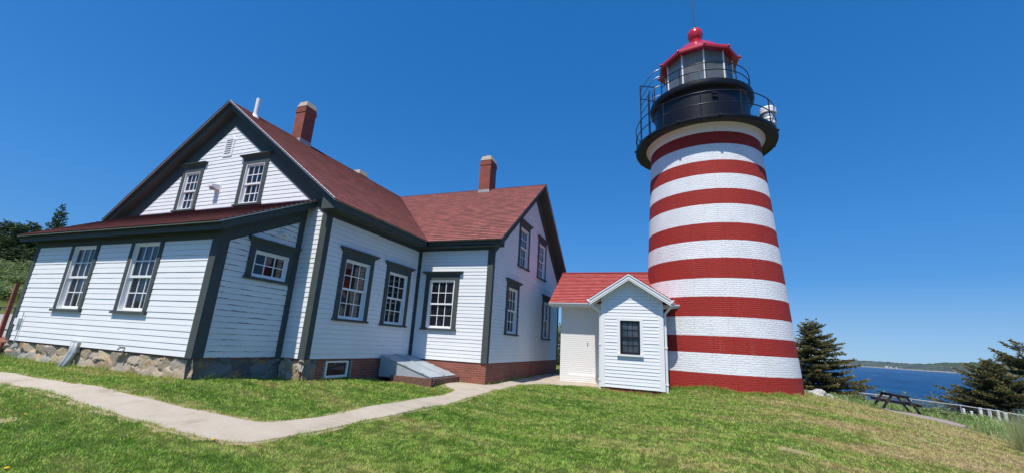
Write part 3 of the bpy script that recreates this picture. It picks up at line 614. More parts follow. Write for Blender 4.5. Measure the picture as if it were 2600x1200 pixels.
# main right slope (two pieces either side of the wing)
plane_roof('shingles',(E_+.03,0,HE-.03*MP),(0,1,0),(-1,0,MP),[(0,HM+.03*SLM,-G_-.03,-G_-.03,yv0+.0,YR)],M_SHINGLE,parent=roof)
plane_roof('shingles',(E_+.03,0,HE-.03*MP),(0,1,0),(-1,0,MP),[(0,HM+.03*SLM,YE,YR,YE+.02,YE+.02)],M_SHINGLE,parent=roof)
plane_roof('shingles',(X0-E_-.03,0,HE-.03*MP),(0,1,0),(1,0,MP),[(0,HM+.03*SLM,-G_-.03,-G_-.03,YE,YE)],M_SHINGLE,parent=roof)
plane_roof('shingles',(0,yv0-.03,HE-.03*WP),(1,0,0),(0,1,WP),[(0,HW+.03*SLW,E_,-R_,WG+GW+.03,WG+GW+.03)],M_SHINGLE,parent=roof)
plane_roof('shingles',(0,YE+.03,HE-.03*WP),(1,0,0),(0,-1,WP),[(0,HW+.03*SLW,E_,-R_,WG+GW+.03,WG+GW+.03)],M_SHINGLE,parent=roof)
plane_roof('shingles',(0,-L_-EL-.03,HL-.03*LP),(1,0,0),(0,1,LP),[(0,(L_+EL+.03)*SLL,XL-GL-.03,XL-GL-.03,-S_+GL+.03,-S_+GL+.03)],M_SHINGLE,parent=roof)
# ridge caps
mb=MB()
def ridge(p,q,ex,wd=.13,pitch=.7):
    p=Vector(p);q=Vector(q);ex=Vector(ex)*wd; dz=Vector((0,0,-wd*pitch)); up=Vector((0,0,.030))
    mb.face([p-ex+dz+up*.6,q-ex+dz+up*.6,q+up,p+up]); mb.face([p+up,q+up,q+ex+dz+up*.6,p+ex+dz+up*.6])
ridge((-R_,-G_-.03,HR),(-R_,YE,HR),(1,0,0)); ridge((-R_+.1,YR,HR),(WG+GW+.03,YR,HR),(0,1,0),pitch=WP)
mb.build('ridge_cap',M_SHINGLE,roof)
# dark slabs under the shingles: soffit and fascia in one
def slab(poly, zf, h, name='fascia'):
    mb=MB(); top=[Vector((x,y,zf(x,y)-.003)) for x,y in poly]; bot=[p-Vector((0,0,h)) for p in top]
    mb.face(top); mb.face(bot[::-1]); k=len(poly)
    for i in range(k): mb.face([top[(i+1)%k],top[i],bot[i],bot[(i+1)%k]])
    return mb.build(name,M_TRIM,roof)
FD=.20; FI=.085
rm=lambda x,y:HR-MP*abs(x+R_)
rw=lambda x,y:HR-WP*abs(y-YR)-.001
rl_=lambda x,y:HL2+LP*y
for h,i,nm in ((.035,0,'roof_edge'),(FD,FI,'fascia')):
    slab([(-R_,-G_+i),(E_-i*.3,-G_+i),(E_-i*.3,yv0),(-R_,YR)],rm,h,nm)
    slab([(-R_,-G_+i),(-R_,YE),(X0-E_,YE),(X0-E_,-G_+i)],rm,h,nm)
    slab([(E_,yv0+i),(WG+GW-i*.3,yv0+i),(WG+GW-i*.3,YR),(-R_,YR)],rw,h,nm)
    slab([(-R_,YR),(WG+GW-i*.3,YR),(WG+GW-i*.3,YE),(E_,YE)],rw,h,nm)
    slab([(XL-GL,-L_-EL+i),(-S_+GL-i*.3,-L_-EL+i),(-S_+GL-i*.3,-.004),(XL-GL,-.004)],rl_,h if i==0 else .205,nm)
# flat soffits closing the main and wing eaves
mb=MB(); mb.box((.0,-G_+FI+.012,HF+.016),(E_-.035,yv0-.0,HF+.04)); mb.build('soffit',M_TRIM,roof)
mb=MB(); mb.box((.0,yv0+FI+.012,HF+.014),(WG+GW-.04,D1,HF+.04)); mb.build('soffit',M_TRIM,roof)
mb=MB(); we=Wall((0,-G_+FI+.010,0),(1,0,0),(0,-1,0)); mb.wprism(we,[(-.02,HF+.016),(E_-.036,HF+.016),(E_-.036,rm(E_-.036,0)-.19),(-.02,rm(-.02,0)-.19)],-.03,0); mb.build('eave_return',M_TRIM,roof)
mb=MB(); we=Wall((WG+GW-.045,yv0,0),(0,1,0),(1,0,0)); mb.wprism(we,[(FI+.012,HF+.014),(EW+.02,HF+.014),(EW+.02,rw(0,D1+.02)-.19),(FI+.012,rw(0,yv0+FI+.012)-.19)],-.03,0); mb.build('eave_return',M_TRIM,roof)
# pale drip edges along eaves and rakes, and the lower white rake moulding
mb=MB()
def bar(p,q,n,h=.045,t=.016):
    p=Vector(p);q=Vector(q);n=Vector(n).normalized()*t; z=Vector((0,0,h))
    mb.box8([p,q,q+n,p+n,p+z,q+z,q+n+z,p+n+z])
dz=Vector((0,0,-.026))
bar(Vector((E_,-G_,HE))+dz,Vector((E_,yv0,HE))+dz,(1,0,0)); bar(Vector((E_,yv0,HE))+dz,Vector((WG+GW,yv0,HE))+dz,(0,-1,0))
bar(Vector((-R_,-G_,HR))+dz,Vector((E_,-G_,HE))+dz,(0,-1,0),.065); bar(Vector((X0-E_,-G_,HE))+dz,Vector((-R_,-G_,HR))+dz,(0,-1,0),.035)
bar(Vector((WG+GW,yv0,HE))+dz,Vector((WG+GW,YR,HR))+dz,(1,0,0),.032); bar(Vector((WG+GW,YE,HE))+dz,Vector((WG+GW,YR,HR))+dz,(1,0,0),.03)
bar(Vector((XL-GL,-L_-EL,HL))+dz,Vector((-S_+GL,-L_-EL,HL))+dz,(0,-1,0)); bar(Vector((-S_+GL,-L_-EL,HL))+dz,Vector((-S_+GL,-.01,HL2))+dz,(1,0,0))
mb.build('drip_edge',M_DRIP,roof)
def ledge(p,q,off,h,pale):
    """dark ledge bridging the recessed fascia to the roof outline, with a thin pale bead along its front"""
    p=Vector(p)+Vector((0,0,off)); q=Vector(q)+Vector((0,0,off)); g=Vector((0,FI,0))
    mb=MB(); bar(p+g,q+g,(0,-1,0),h,FI); o=mb.build('moulding',M_TRIM,roof)
    mb=MB(); bar(p+Vector((0,0,h*.25)),q+Vector((0,0,h*.25)),(0,-1,0),pale,.010); mb.build('bead',M_DRIP,o)
ledge((-R_,-G_,HR),(E_-.02,-G_,HE),-.225,.045,.030); ledge((X0-E_,-G_,HE),(-R_,-G_,HR),-.225,.045,.022)
ledge((XL-GL,-L_-EL,HL),(-S_+GL-.02,-L_-EL,HL),-.212,.040,.014)
ledge((E_+.02,yv0,HE),(WG+GW-.03,yv0,HE),-.212,.040,.012)

# ---- foundations
def wallquad(mb,W,u0,u1,z0,z1,n=0.0,step=None):
    mb.face([W.p(u0,z0,n),W.p(u1,z0,n),W.p(u1,z1,n),W.p(u0,z1,n)],[(u0,z0),(u1,z0),(u1,z1),(u0,z1)])
mb=MB(); wallquad(mb,wWF,-.02,WG,-1.2,-.012,-.01); wallquad(mb,wWG,0.01,2*RW,-1.2,-.012,-.012); mb.face([(-.02,D1-.01,-.012),(WG,D1-.01,-.012),(WG,D1+.3,-.012),(-.02,D1+.3,-.012)])
mb.build('brick_foundation',M_BRICK,house)
def stone_wall(name, W, u0,u1,z0,z1, n0, seed, cell=(.40,.23), relief=.045, parent=house, tones=None):
    rg=np.random.default_rng(seed); du=.022
    nu=int((u1-u0)/du)+1; nz=int((z1-z0)/du)+1
    U,Z=np.meshgrid(np.linspace(u0,u1,nu),np.linspace(z0,z1,nz))
    su=[];sz=[]
    r=0; z=z0-.1
    while z<z1+.15:
        u=u0-.2+rg.uniform(0,.2)
        while u<u1+.3:
            su.append(u+rg.uniform(-.07,.07)); sz.append(z+rg.uniform(-.055,.055)); u+=cell[0]*rg.uniform(.55,1.5)
        z+=cell[1]*rg.uniform(.75,1.2)
    su=np.array(su);sz=np.array(sz); ns=len(su)
    wu=.03*np.sin(Z*21+U*5)+.02*np.sin(U*31+Z*11); wz=.022*np.sin(U*17+3)+.015*np.sin(U*41-Z*23)
    d=((U+wu)[...,None]-su)**2*.55+((Z+wz)[...,None]-sz)**2
    o=np.argsort(d,axis=-1)[...,:2]; d1=np.sqrt(np.take_along_axis(d,o[...,:1],-1))[...,0]; d2=np.sqrt(np.take_along_axis(d,o[...,1:2],-1))[...,0]
    e=np.clip((d2-d1)/.032,0,1); e=e*e*(3-2*e); idx=o[...,0]
    hgt=rg.uniform(.35,1,ns)[idx]; tu=rg.uniform(-.25,.25,ns)[idx]*(U-su[idx])+rg.uniform(-.25,.25,ns)[idx]*(Z-sz[idx])
    N=n0+e*(relief*hgt+tu)+rg.normal(0,.0025,U.shape)
    tones=tones or [(.44,.345,.235),(.40,.32,.23),(.47,.375,.265),(.37,.315,.255),(.35,.33,.295),(.46,.35,.225),(.43,.35,.265),(.44,.345,.24)]
    tn=np.array(tones)[rg.integers(0,len(tones),ns)]*rg.uniform(.8,1.15,(ns,1))
    mort=np.array((.38,.31,.235)) if tones[0][0]>.3 else np.array((.20,.18,.155)); col=tn[idx]*e[...,None]+mort*(1-e[...,None])
    li=(np.sin(U*9.1+Z*4)+np.sin(U*4.7-Z*13+seed)+rg.normal(0,.35,U.shape))>1.9
    col[li]=np.array((.42,.20,.055))
    P=np.array([list(W.O)])+U.reshape(-1,1)*np.array(W.u)+Z.reshape(-1,1)*np.array([0,0,1])+N.reshape(-1,1)*np.array(W.n)
    ii=np.arange(nu*nz).reshape(nz,nu); q=np.stack([ii[:-1,:-1],ii[:-1,1:],ii[1:,1:],ii[1:,:-1]],-1).reshape(-1,4)
    me=bpy.data.meshes.new(name); me.from_pydata(P.tolist(),[],q.tolist()); me.materials.append(M_STONE)
    a=me.attributes.new('Col','FLOAT_COLOR','POINT'); a.data.foreach_set('color',np.concatenate([col.reshape(-1,3),np.ones((nu*nz,1))],1).ravel().astype(np.float32))
    me.polygons.foreach_set('use_smooth',[True]*len(q)); me.update()
    ob=bpy.data.objects.new(name,me); link(ob,parent); ob.matrix_parent_inverse=world_of(parent).inverted(); return ob
stone_wall('stone_foundation',wLF,-.04,LL+.05,-.75,-.035,-.05,3)
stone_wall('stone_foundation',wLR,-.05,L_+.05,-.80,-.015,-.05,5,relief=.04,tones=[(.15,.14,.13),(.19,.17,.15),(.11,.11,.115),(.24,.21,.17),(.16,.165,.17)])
stone_wall('stone_foundation',wMF,2*R_-S_,2*R_+.03,-.85,-.015,-.045,7)
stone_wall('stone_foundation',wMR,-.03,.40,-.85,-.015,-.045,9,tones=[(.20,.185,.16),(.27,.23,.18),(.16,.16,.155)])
mb=MB(); wallquad(mb,wMR,.38,.70,-1,-.012,-.02); wallquad(mb,wMR,1.58,D1,-1,-.012,-.02); wallquad(mb,wMR,.70,1.58,-1,-.50,-.02); wallquad(mb,wMR,.70,1.58,-.05,-.012,-.02); mb.build('brick_foundation',M_BRICK,house)
for arg in ((wLF,.02,LL-.02),(wLR,.02,L_-.02),(wMF,2*R_-S_+.02,2*R_-.02),(wMR,.02,D1-.02),(wWF,.02,WG-.02),(wWG,.02,2*RW-.02)):
    mb=MB(); mb.wbox(*arg,-.055,.01,-.12,-.022); mb.build('sill_beam',M_TIMBER,house)
# cellar window
mb=MB(); W=wMR; a,b,z0,z1=.74,1.54,-.47,-.05
mb.wbox(W,a,a+.055,z0,z1,-.10,-.03); mb.wbox(W,b-.055,b,z0,z1,-.10,-.03); mb.wbox(W,a+.055,b-.055,z0,z0+.06,-.10,-.026); mb.wbox(W,a+.055,b-.055,z1-.05,z1,-.10,-.032)
cwn=mb.build('cellar_window',M_WHITE,house,bevel=.004)
g=MB(); wallquad(g,W,a+.05,b-.05,z0+.05,z1-.04,-.07); g.build('pane',M_GLASS,cwn)
M_PLAS=mat('grey_plaster',(.20,.20,.185),.9,noise=(9,.3),bump=(20,.4))
for a,b in ((.64,.70),(1.56,1.64)):
    mb=MB(); mb.wbox(W,a,b,-1,-.012,-.02,.001); mb.build('window_surround',M_PLAS,house)

# ---- chimneys
def chimney(x0,x1,y0,y1,zb,zt,cap,flash,pot=False):
    mb=MB(); mb.box((x0,y0,zb),(x1,y1,zt)); mb.box((x0-.02,y0-.02,zt-.24),(x1+.02,y1+.02,zt-.10))
    o=mb.build('chimney',M_CHIMB,roof,bevel=.006)
    c=MB(); i=.05
    c.box8([(x0-.01,y0-.01,zt),(x1+.01,y0-.01,zt),(x1+.01,y1+.01,zt),(x0-.01,y1+.01,zt),(x0+i,y0+i,zt+cap),(x1-i,y0+i,zt+cap),(x1-i,y1-i,zt+cap),(x0+i,y1-i,zt+cap)])
    c.build('cap',M_CAPST,o,bevel=.012)
    f=MB(); f.box((x0-.012,y0-.014,zb),(x1+.014,y1+.012,flash)); f.build('flashing',M_LEAD,o)
    if pot:
        p=MB(); p.tube([((x0+x1)/2,(y0+y1)/2-.1,zt+cap-.02),((x0+x1)/2,(y0+y1)/2-.1,zt+cap+.09)],.10,12); p.build('flue_pot',M_LEAD,o)
chimney(-4.51,-4.06,2.05,2.52,6.8,8.53,.21,7.24); chimney(.11,.63,8.04,8.68,6.7,8.60,.21,7.16,True); chimney(-5.15,-4.68,5.80,6.36,6.6,7.52,.20,7.05)
mb=MB(); mb.tube([(-4.04,.30,6.9),(-4.04,.30,7.70)],.062,16); pp=mb.build('vent_pipe',M_WHITE,roof,smooth=False)
mb=MB(); mb.lathe([(.15,6.93),(.12,7.02),(.075,7.12),(.068,7.18)],16,(-4.04,.30)); mb.build('flashing',M_WHITE,pp)

# ---- small things on the walls
W=wMF; u=-4.39-X0
mb=MB(); mb.wprism(W,[(u-.20,5.60),(u+.20,5.60),(u+.20,6.16),(u+.02,6.32),(u-.20,6.16)],.0,.035); gv=mb.build('gable_vent',M_WHITE,house)
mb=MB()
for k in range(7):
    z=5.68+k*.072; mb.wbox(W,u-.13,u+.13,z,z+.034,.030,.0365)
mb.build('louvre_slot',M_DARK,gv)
u=-4.53-X0
mb=MB(); mb.wbox(W,u-.04,u+.22,4.42,4.74,.0,.024)
P=W.p; mb.box8([P(u-.02,4.56,.26),P(u+.18,4.56,.26),P(u+.18,4.50,.024),P(u-.02,4.50,.024),P(u-.02,4.62,.26),P(u+.18,4.62,.26),P(u+.18,4.68,.024),P(u-.02,4.68,.024)])
fl=mb.build('floodlight',M_WHITE,house,bevel=.006)
mb=MB(); mb.sphere(P(u+.04,4.53,.18),.05,10,6); mb.sphere(P(u+.10,4.52,.13),.05,10,6); mb.build('lamp',M_PVC,fl,smooth=True)
W=wLR; mb=MB(); mb.wbox(W,L_-.67,L_-.48,2.80,2.98,.0,.03); P=W.p
a,b=L_-.65,L_-.50; mb.box8([P(a,2.83,.13),P(b,2.83,.13),P(b,2.83,.02),P(a,2.83,.02),P(a,2.87,.13),P(b,2.87,.13),P(b,2.95,.02),P(a,2.95,.02)]); mb.build('exhaust_hood',M_WHITE,house,bevel=.004)
W=wLF; P=W.p; u=-4.70-XL
mb=MB(); mb.wbox(W,u-.14,u+.13,-.13,.10,.0,.07); cb=mb.build('conduit_box',M_PVC,house,bevel=.008)
for du_ in (-.08,.06):
    mb=MB(); mb.tube([P(u+du_,.08,.05),P(u+du_,-.12,.055),P(u+du_-.03,-.28,.09),P(u+du_-.06,-.62,.20)],.048,10); mb.build('conduit',M_PVC,cb,smooth=True)
u=-2.92-XL; mb=MB(); mb.tube([P(u,.07,0),P(u,.07,.10),P(u,.03,.13)],.017,8); mb.tube([P(u-.06,.085,.09),P(u+.06,.085,.09)],.012,8); mb.tube([P(u,.02,.03),P(u+.03,-.08,.03)],.01,6); mb.build('garden_tap',mat('brass_tap',(.30,.27,.22),.4,metal=.7),house,smooth=True)
u=-7.53-XL; mb=MB(); mb.wbox(W,u-.10,u+.10,.40,.55,.0,.09); mb.build('outlet_box',M_WHITE,house,bevel=.006)
mb=MB(); mb.tube([P(u+.14,.72,.05),P(u+.14,-.05,.05)],.010,6); mb.build('conduit',M_PVC,house)

# ------------------------------------------------------------------ cellar hatch
hz=gz(1.8,3.5)
hatch=empty('cellar_hatch',(1.0,3.5,hz),'grey steel cellar bulkhead with sloping double doors on a brown timber curb','hatch')
mb=MB(); y0,y1=2.76,4.19; zt,zb=.07,-.42; xe=1.76
mb.face([(0.03,y0,-.5),(xe,y0,-.5),(xe,y0,zb),(.03,y0,zt)]); mb.face([(.03,y1,-.5),(.03,y1,zt),(xe,y1,zb),(xe,y1,-.5)]); mb.face([(xe,y0,-.5),(xe,y1,-.5),(xe,y1,zb),(xe,y0,zb)]); mb.face([(.03,y0,zt),(xe,y0,zb),(xe,y1,zb),(.03,y1,zt)])
mb.build('side_panel',M_GALV,hatch)
ym=(y0+y1)/2; sl=(zt-zb)/(xe-.03)
def hz_(x): return zt-sl*(x-.03)
for a,b in ((y0-.02,ym-.012),(ym+.012,y1+.02)):
    mb=MB(); c=[(.06,a),(xe+.03,a),(xe+.03,b),(.06,b)]
    mb.box8([(x,y,hz_(x)+.004) for x,y in c]+[(x,y,hz_(x)+.032) for x,y in c])
    c=[(.06,b-.05),(xe+.02,b-.05),(xe+.02,b),(.06,b)] if a<ym-.5 else [(.06,a),(xe+.02,a),(xe+.02,a+.04),(.06,a+.04)]
    mb.box8([(x,y,hz_(x)+.033) for x,y in c]+[(x,y,hz_(x)+.052) for x,y in c])
    o=mb.build('door',M_GALV,hatch,bevel=.005)
    yh=a+.005 if a<ym-.5 else b-.005
    for xh in (.30,.88,1.46):
        hgm=MB(); hgm.tube([(xh,yh,hz_(xh)+.036),(xh+.10,yh,hz_(xh+.10)+.036)],.014,8); hgm.build('hinge',M_LEAD,o)
    if a>ym: 
        h=MB(); h.tube([(xe-.12,a+.06,hz_(xe-.12)+.03),(xe-.12,a+.06,hz_(xe-.12)+.085),(xe-.02,a+.06,hz_(xe-.02)+.085),(xe-.02,a+.06,hz_(xe-.02)+.03)],.009,6); h.build('handle',M_LEAD,o)
mb=MB(); mb.box((.5,y0-.13,-.85),(xe+.12,y0-.01,-.57)); mb.box((.52,y0-.10,-.565),(xe+.10,y0-.012,-.43)); mb.box((xe+.012,y0-.0,-.85),(xe+.122,y1+.10,-.44)); mb.box((1.1,y1+.01,-.85),(xe+.01,y1+.10,-.44))
mb.build('timber_curb',M_TIMBER,hatch,bevel=.012)

# ------------------------------------------------------------------ lighthouse
TX,TY,TR0,TK = 9.529,10.049,2.5527,-.05263
TB=empty('lighthouse',(TX,TY,-.6),'red and white banded brick lighthouse with black gallery and red lantern roof','lighthouse')
def troot(z): return TR0+TK*z
mb=MB(); zs=[-1.2,-.6]+[i*.35 for i in range(-1,25)]+[8.72]
mb.lathe([(troot(z),z) for z in zs],128,(TX,TY),uvr=2.35); tw=mb.build('tower',M_TOWER,TB,smooth=True)
mb=MB(); mb.lathe([(2.085,8.66),(2.10,8.70),(2.13,8.80),(2.20,8.92),(2.29,9.0),(2.30,9.02)],96,(TX,TY)); mb.build('collar',M_WHITE,TB,smooth=True)
mb=MB(); th=-1.44; dx,dy=math.cos(th),math.sin(th)
mb.tube([(TX+(troot(z)+.012)*dx,TY+(troot(z)+.012)*dy,z) for z in (-.45,1,3,5,7,8.66)]+[(TX+2.33*dx,TY+2.33*dy,9.0)],.010,6); mb.build('lightning_cable',M_TOWER,TB)
# gallery deck
mb=MB(); mb.lathe([(2.26,8.985),(2.60,8.93),(2.66,8.90),(2.70,8.915),(2.72,8.97),(2.72,9.05),(2.69,9.075),(1.8,9.085)],96,(TX,TY)); gal=mb.build('gallery_deck',M_BLACKP,TB,smooth=False)
for k in range(12):
    mb=MB(); a=2*math.pi*(k+.3)/12; mb.sphere((TX+2.73*math.cos(a),TY+2.73*math.sin(a),8.99),.055,8,6); mb.build('rim_bolt',M_BLACKP,gal,smooth=True)
# watch room drum
mb=MB(); mb.lathe([(1.85,9.08),(1.85,10.62),(1.88,10.68),(1.97,10.74),(2.03,10.80),(2.05,10.88),(2.05,11.0),(2.0,11.04),(1.2,11.06)],96,(TX,TY)); drum=mb.build('watch_room',M_BLACKP,TB,smooth=False)
for k in range(10):
    mb=MB(); a=math.radians(-78+36*k); mb.box8([(TX+r*math.cos(a+q),TY+r*math.sin(a+q),z) for z in (9.09,10.6) for r,q in ((1.84,-.012),(1.862,-.012),(1.862,.012),(1.84,.012))]); mb.build('plate_seam',M_BLACKP,drum)
mb=MB(); a=math.radians(-77.5)
for z in (10.26,10.40): mb.box8([(TX+r*math.cos(a+s),TY+r*math.sin(a+s),zz) for zz in (z,z+.085) for r,s in ((1.84,-.055),(1.92,-.055),(1.92,.055),(1.84,.055))])
mb.build('vent_box',M_BLACKP,drum,bevel=.01)
def arc(R,z,a0,a1,n=40,z2=None): return [(TX+R*math.cos(math.radians(a0+(a1-a0)*i/n)),TY+R*math.sin(math.radians(a0+(a1-a0)*i/n)),z+((z2-z)*i/n if z2 is not None else 0)) for i in range(n+1)]
# lower railing
lr=bpy.data.objects.new('gallery_railing',None); link(lr,TB); lr.matrix_parent_inverse=world_of(TB).inverted()
for z in (10.04,9.55):
    mb=MB(); mb.tube(arc(2.68,z,-177,183,120)[:-1]+[arc(2.68,z,-177,183,120)[-1]],.020,8,cap=False); mb.build('rail',M_RAIL,lr,smooth=True)
for a in [-4+30*k for k in range(12)]:
    mb=MB(); x,y=TX+2.68*math.cos(math.radians(a)),TY+2.68*math.sin(math.radians(a)); mb.tube([(x,y,9.06),(x,y,10.06)],.022,8); mb.tube([(x,y,9.07),(x,y,9.12)],.045,8); mb.build('post',M_RAIL,lr,smooth=False)
# ladder cage on the far-left side
ld=bpy.data.objects.new('ladder',None); link(ld,TB); ld.matrix_parent_inverse=world_of(TB).inverted()
def pt(R,a,z): return (TX+R*math.cos(math.radians(a)),TY+R*math.sin(math.radians(a)),z)
mb=MB()
for da in (-4,6): mb.tube([pt(2.12,-172+da,9.07),pt(2.12,-172+da,11.85)],.02,8)
for k in range(9): mb.tube([pt(2.12,-176,9.3+.26*k),pt(2.12,-166,9.3+.26*k)],.013,6)
mb.build('rung_frame',M_RAIL,ld,smooth=False)
mb=MB(); mb.tube([pt(2.66,-154,9.06),pt(2.66,-154,11.72)],.024,8); mb.tube([pt(2.66,-154,11.72),pt(1.98,-157,11.80)],.022,8); mb.tube([pt(2.66,-154,11.08),pt(2.02,-157,11.12)],.018,8); mb.tube([pt(1.98,-157,11.06),pt(1.98,-157,11.80)],.02,8); mb.build('guard_frame',M_RAIL,ld,smooth=False)
mb=MB()
for z,z2 in ((11.45,12.35),(11.05,12.0),(10.72,11.55),(10.35,11.1)):
    n=24; mb.tube([pt(2.66+(1.93-2.66)*i/n*.95,-154+(-142.5+154)*i/n,z+(z2-z)*math.sin(i/n*math.pi/2)) for i in range(n+1)],.017,6)
mb.build('guard_rail',M_RAIL,ld,smooth=False)
# upper railing
ur=bpy.data.objects.new('lantern_railing',None); link(ur,TB); ur.matrix_parent_inverse=world_of(TB).inverted()
for z in (11.80,11.46):
    mb=MB(); mb.tube(arc(1.93,z,-142.5,190,90),.019,8); mb.build('rail',M_RAIL,ur,smooth=True)
for a in (-142.5,-115,-86,-50,-11,25,60,95,130,165):
    mb=MB(); mb.tube([pt(1.93,a,11.02),pt(1.93,a,12.36 if a==-142.5 else 11.86)],.019,8); mb.build('post',M_RAIL,ur,smooth=False)
# lantern: ten-sided
AN=[math.radians(-83.5+36*k) for k in range(10)]
RL=1.35
mb=MB(); mb.lathe([(RL+.02,11.05),(RL+.02,11.22),(RL-.05,11.22)],10,(TX,TY),a0=AN[0]); sillr=mb.build('lantern_base',M_BLACKP,TB)
g=MB()
for k in range(10):
    a,b=AN[k],AN[(k+1)%10]; g.face([(TX+RL*math.cos(a),TY+RL*math.sin(a),11.2),(TX+RL*math.cos(b),TY+RL*math.sin(b),11.2),(TX+RL*math.cos(b),TY+RL*math.sin(b),12.86),(TX+RL*math.cos(a),TY+RL*math.sin(a),12.86)])
g.build('lantern_glazing',M_CLEAR,TB)
cu=MB()
for k in range(10):
    a,b=AN[k],AN[(k+1)%10]
    if k in (5,6,7,8): cu.face([(TX+1.27*math.cos(q),TY+1.27*math.sin(q),z) for q,z in ((a,11.15),(b,11.15),(b,12.86),(a,12.86))])
cu.build('lens_curtain',mat('grey_curtain',(.42,.43,.43),.9,noise=(3,.15)),TB)
for k in range(10):
    mb=MB(); a=AN[k]; x,y=TX+(RL+.01)*math.cos(a),TY+(RL+.01)*math.sin(a); mb.tube([(x,y,11.2),(x,y,12.88)],.033,6); mb.build('mullion',M_DRIP,TB)
# lantern roof
mb=MB(); A0=AN[0]
mb.lathe([(1.30,12.86),(1.58,12.80),(1.64,12.80),(1.66,12.86),(1.65,12.93),(1.60,12.99),(1.46,13.07),(1.2,13.10)],10,(TX,TY),a0=A0)
mb.lathe([(1.36,13.05),(1.20,13.29),(.97,13.57),(.72,13.82),(.50,14.02),(.35,14.17),(.25,14.27),(.22,14.32)],40,(TX,TY),a0=A0)
lroof=mb.build('lantern_roof',M_REDGLOSS,TB)
mb=MB(); mb.lathe([(1.30,12.868),(.6,13.35),(.01,13.6)],10,(TX,TY),a0=A0); mb.build('ceiling',mat('white_lantern_lining',(.80,.80,.77),.6),lroof)
for k in range(10):
    mb=MB(); a=AN[k]; mb.sphere((TX+1.66*math.cos(a),TY+1.66*math.sin(a),12.90),.060,8,6); mb.tube([(TX+1.62*math.cos(a),TY+1.62*math.sin(a),12.9),(TX+1.72*math.cos(a),TY+1.72*math.sin(a),12.86)],.035,6); mb.build('boss',M_REDGLOSS,lroof,smooth=True)
mb=MB(); mb.lathe([(.20,14.30),(.22,14.33),(.30,14.46),(.335,14.63),(.31,14.78),(.22,14.91),(.10,14.97),(.06,15.0),(.035,15.05)],32,(TX,TY)); mb.build('ventilator_ball',M_REDGLOSS,TB,smooth=True)
mb=MB(); mb.tube([(TX,TY,15.03),(TX-.05,TY,18.5)],[.02,.012],6); mb.build('lightning_rod',M_RAIL,TB)
# lens
mb=MB(); pr=[(.30,11.5),(.42,11.6)]
for i in range(9):
    z=11.65+i*.095; w=.52-.22*abs((z-12.0)/.5)**2*.6; pr+=[(w,z),(w+.035,z+.04),(w,z+.09)]
mb.lathe(pr+[(.15,12.62)],24,(TX,TY)); ln=mb.build('lens',mat('lens_glass',(.40,.52,.60),.12,coat=.6),TB)
mb=MB()
for k in range(8):
    a=k*math.pi/4; mb.tube([(TX+.58*math.cos(a),TY+.58*math.sin(a),11.45),(TX+.60*math.cos(a),TY+.60*math.sin(a),12.0),(TX+.50*math.cos(a),TY+.50*math.sin(a),12.35),(TX+.1*math.cos(a),TY+.1*math.sin(a),12.66)],.018,6)
mb.lathe([(.62,11.35),(.62,11.48),(.1,11.48)],24,(TX,TY)); mb.lathe([(.25,11.0),(.25,11.4)],12,(TX,TY)); mb.build('lens_frame',M_RAIL,ln)
TB.rotation_euler=(0,math.radians(-.27),0)   # the old brick shaft leans a hair
# beacon lamp on the gallery
bx,by,bz=pt(2.44,-15,9.09)
bea=empty('beacon_lamp',(bx-.05,by,bz),'small white drum beacon lamp standing on the black gallery beside its railing','lamp')
mb=MB(); mb.lathe([(.001,.0),(.10,.0),(.10,.30),(.25,.32),(.25,.42),(.22,.45)],24,(0,0))
m_=M_WHITE
def local(mb,name,m,parent,smooth=False,bevel=0):
    me_parent=parent; o=mb.build(name,m,None,smooth,bevel); o.parent=parent; return o
local(mb,'housing',M_WHITE,bea)
mb=MB(); mb.lathe([(.25,.78),(.29,.80),(.29,1.0),(.26,1.05),(.001,1.065)],24,(0,0)); local(mb,'cap',M_WHITE,bea)
mb=MB(); mb.lathe([(.22,.44),(.245,.52),(.225,.60),(.245,.68),(.225,.79)],24,(0,0)); local(mb,'lens',mat('frosted_lens',(.55,.58,.60),.25),bea)

# ------------------------------------------------------------------ white brick passage with porch
YL=8.50; YE_=YL-.48; LZE=2.24; LRZ=3.71; LPt=(LRZ-LZE)/(TY-YE_)
X1=3.94; XE1=3.56; XE2=8.28
YBK=2*TY-YL
link_b=empty('brick_passage',(6.0,9.5,-.65),'low white brick passage with bright red shingle roof and clapboard porch, joined to the lighthouse','passage')
mb=MB(); wl=Wall((X1,YL,0),(1,0,0),(0,-1,0)); wallquad(mb,wl,0,8.12-X1,-1.2,2.30)
wk=Wall((X1,YBK,0),(0,-1,0),(-1,0,0)); LW=YBK-YL
mb.face([wk.p(0,-1.2),wk.p(LW,-1.2),wk.p(LW,2.3),wk.p(LW/2,3.55),wk.p(0,2.3)],[(0,-1.2),(LW,-1.2),(LW,2.3),(LW/2,3.55),(0,2.3)])
mb.face([(8.12,YL,-1.2),(8.12,TY,-1.2),(8.12,TY,2.3),(8.12,YL,2.3)],[(0,-1.2),(1.5,-1.2),(1.5,2.3),(0,2.3)])
mb.face([(8.2,YBK,-1.2),(X1,YBK,-1.2),(X1,YBK,2.3),(8.2,YBK,2.3)],[(0,-1.2),(4,-1.2),(4,2.3),(0,2.3)])
mb.build('wall',M_WBRICK,link_b)
mb=MB(); mb.wbox(wl,.34,1.80,-1.0,-.37,-.01,.055); mb.build('plinth',M_WBRICK,link_b,bevel=.02)
SLK=math.hypot(1,LPt); LH=(TY-YE_)*SLK
lroof_=bpy.data.objects.new('roof',None); link(lroof_,link_b); lroof_.matrix_parent_inverse=world_of(link_b).inverted()
plane_roof('shingles',(0,YE_,LZE),(1,0,0),(0,1,LPt),[(0,LH,XE1,XE1,XE2,XE2)],M_REDSHIN,courses=.125,butt=.030,parent=lroof_)
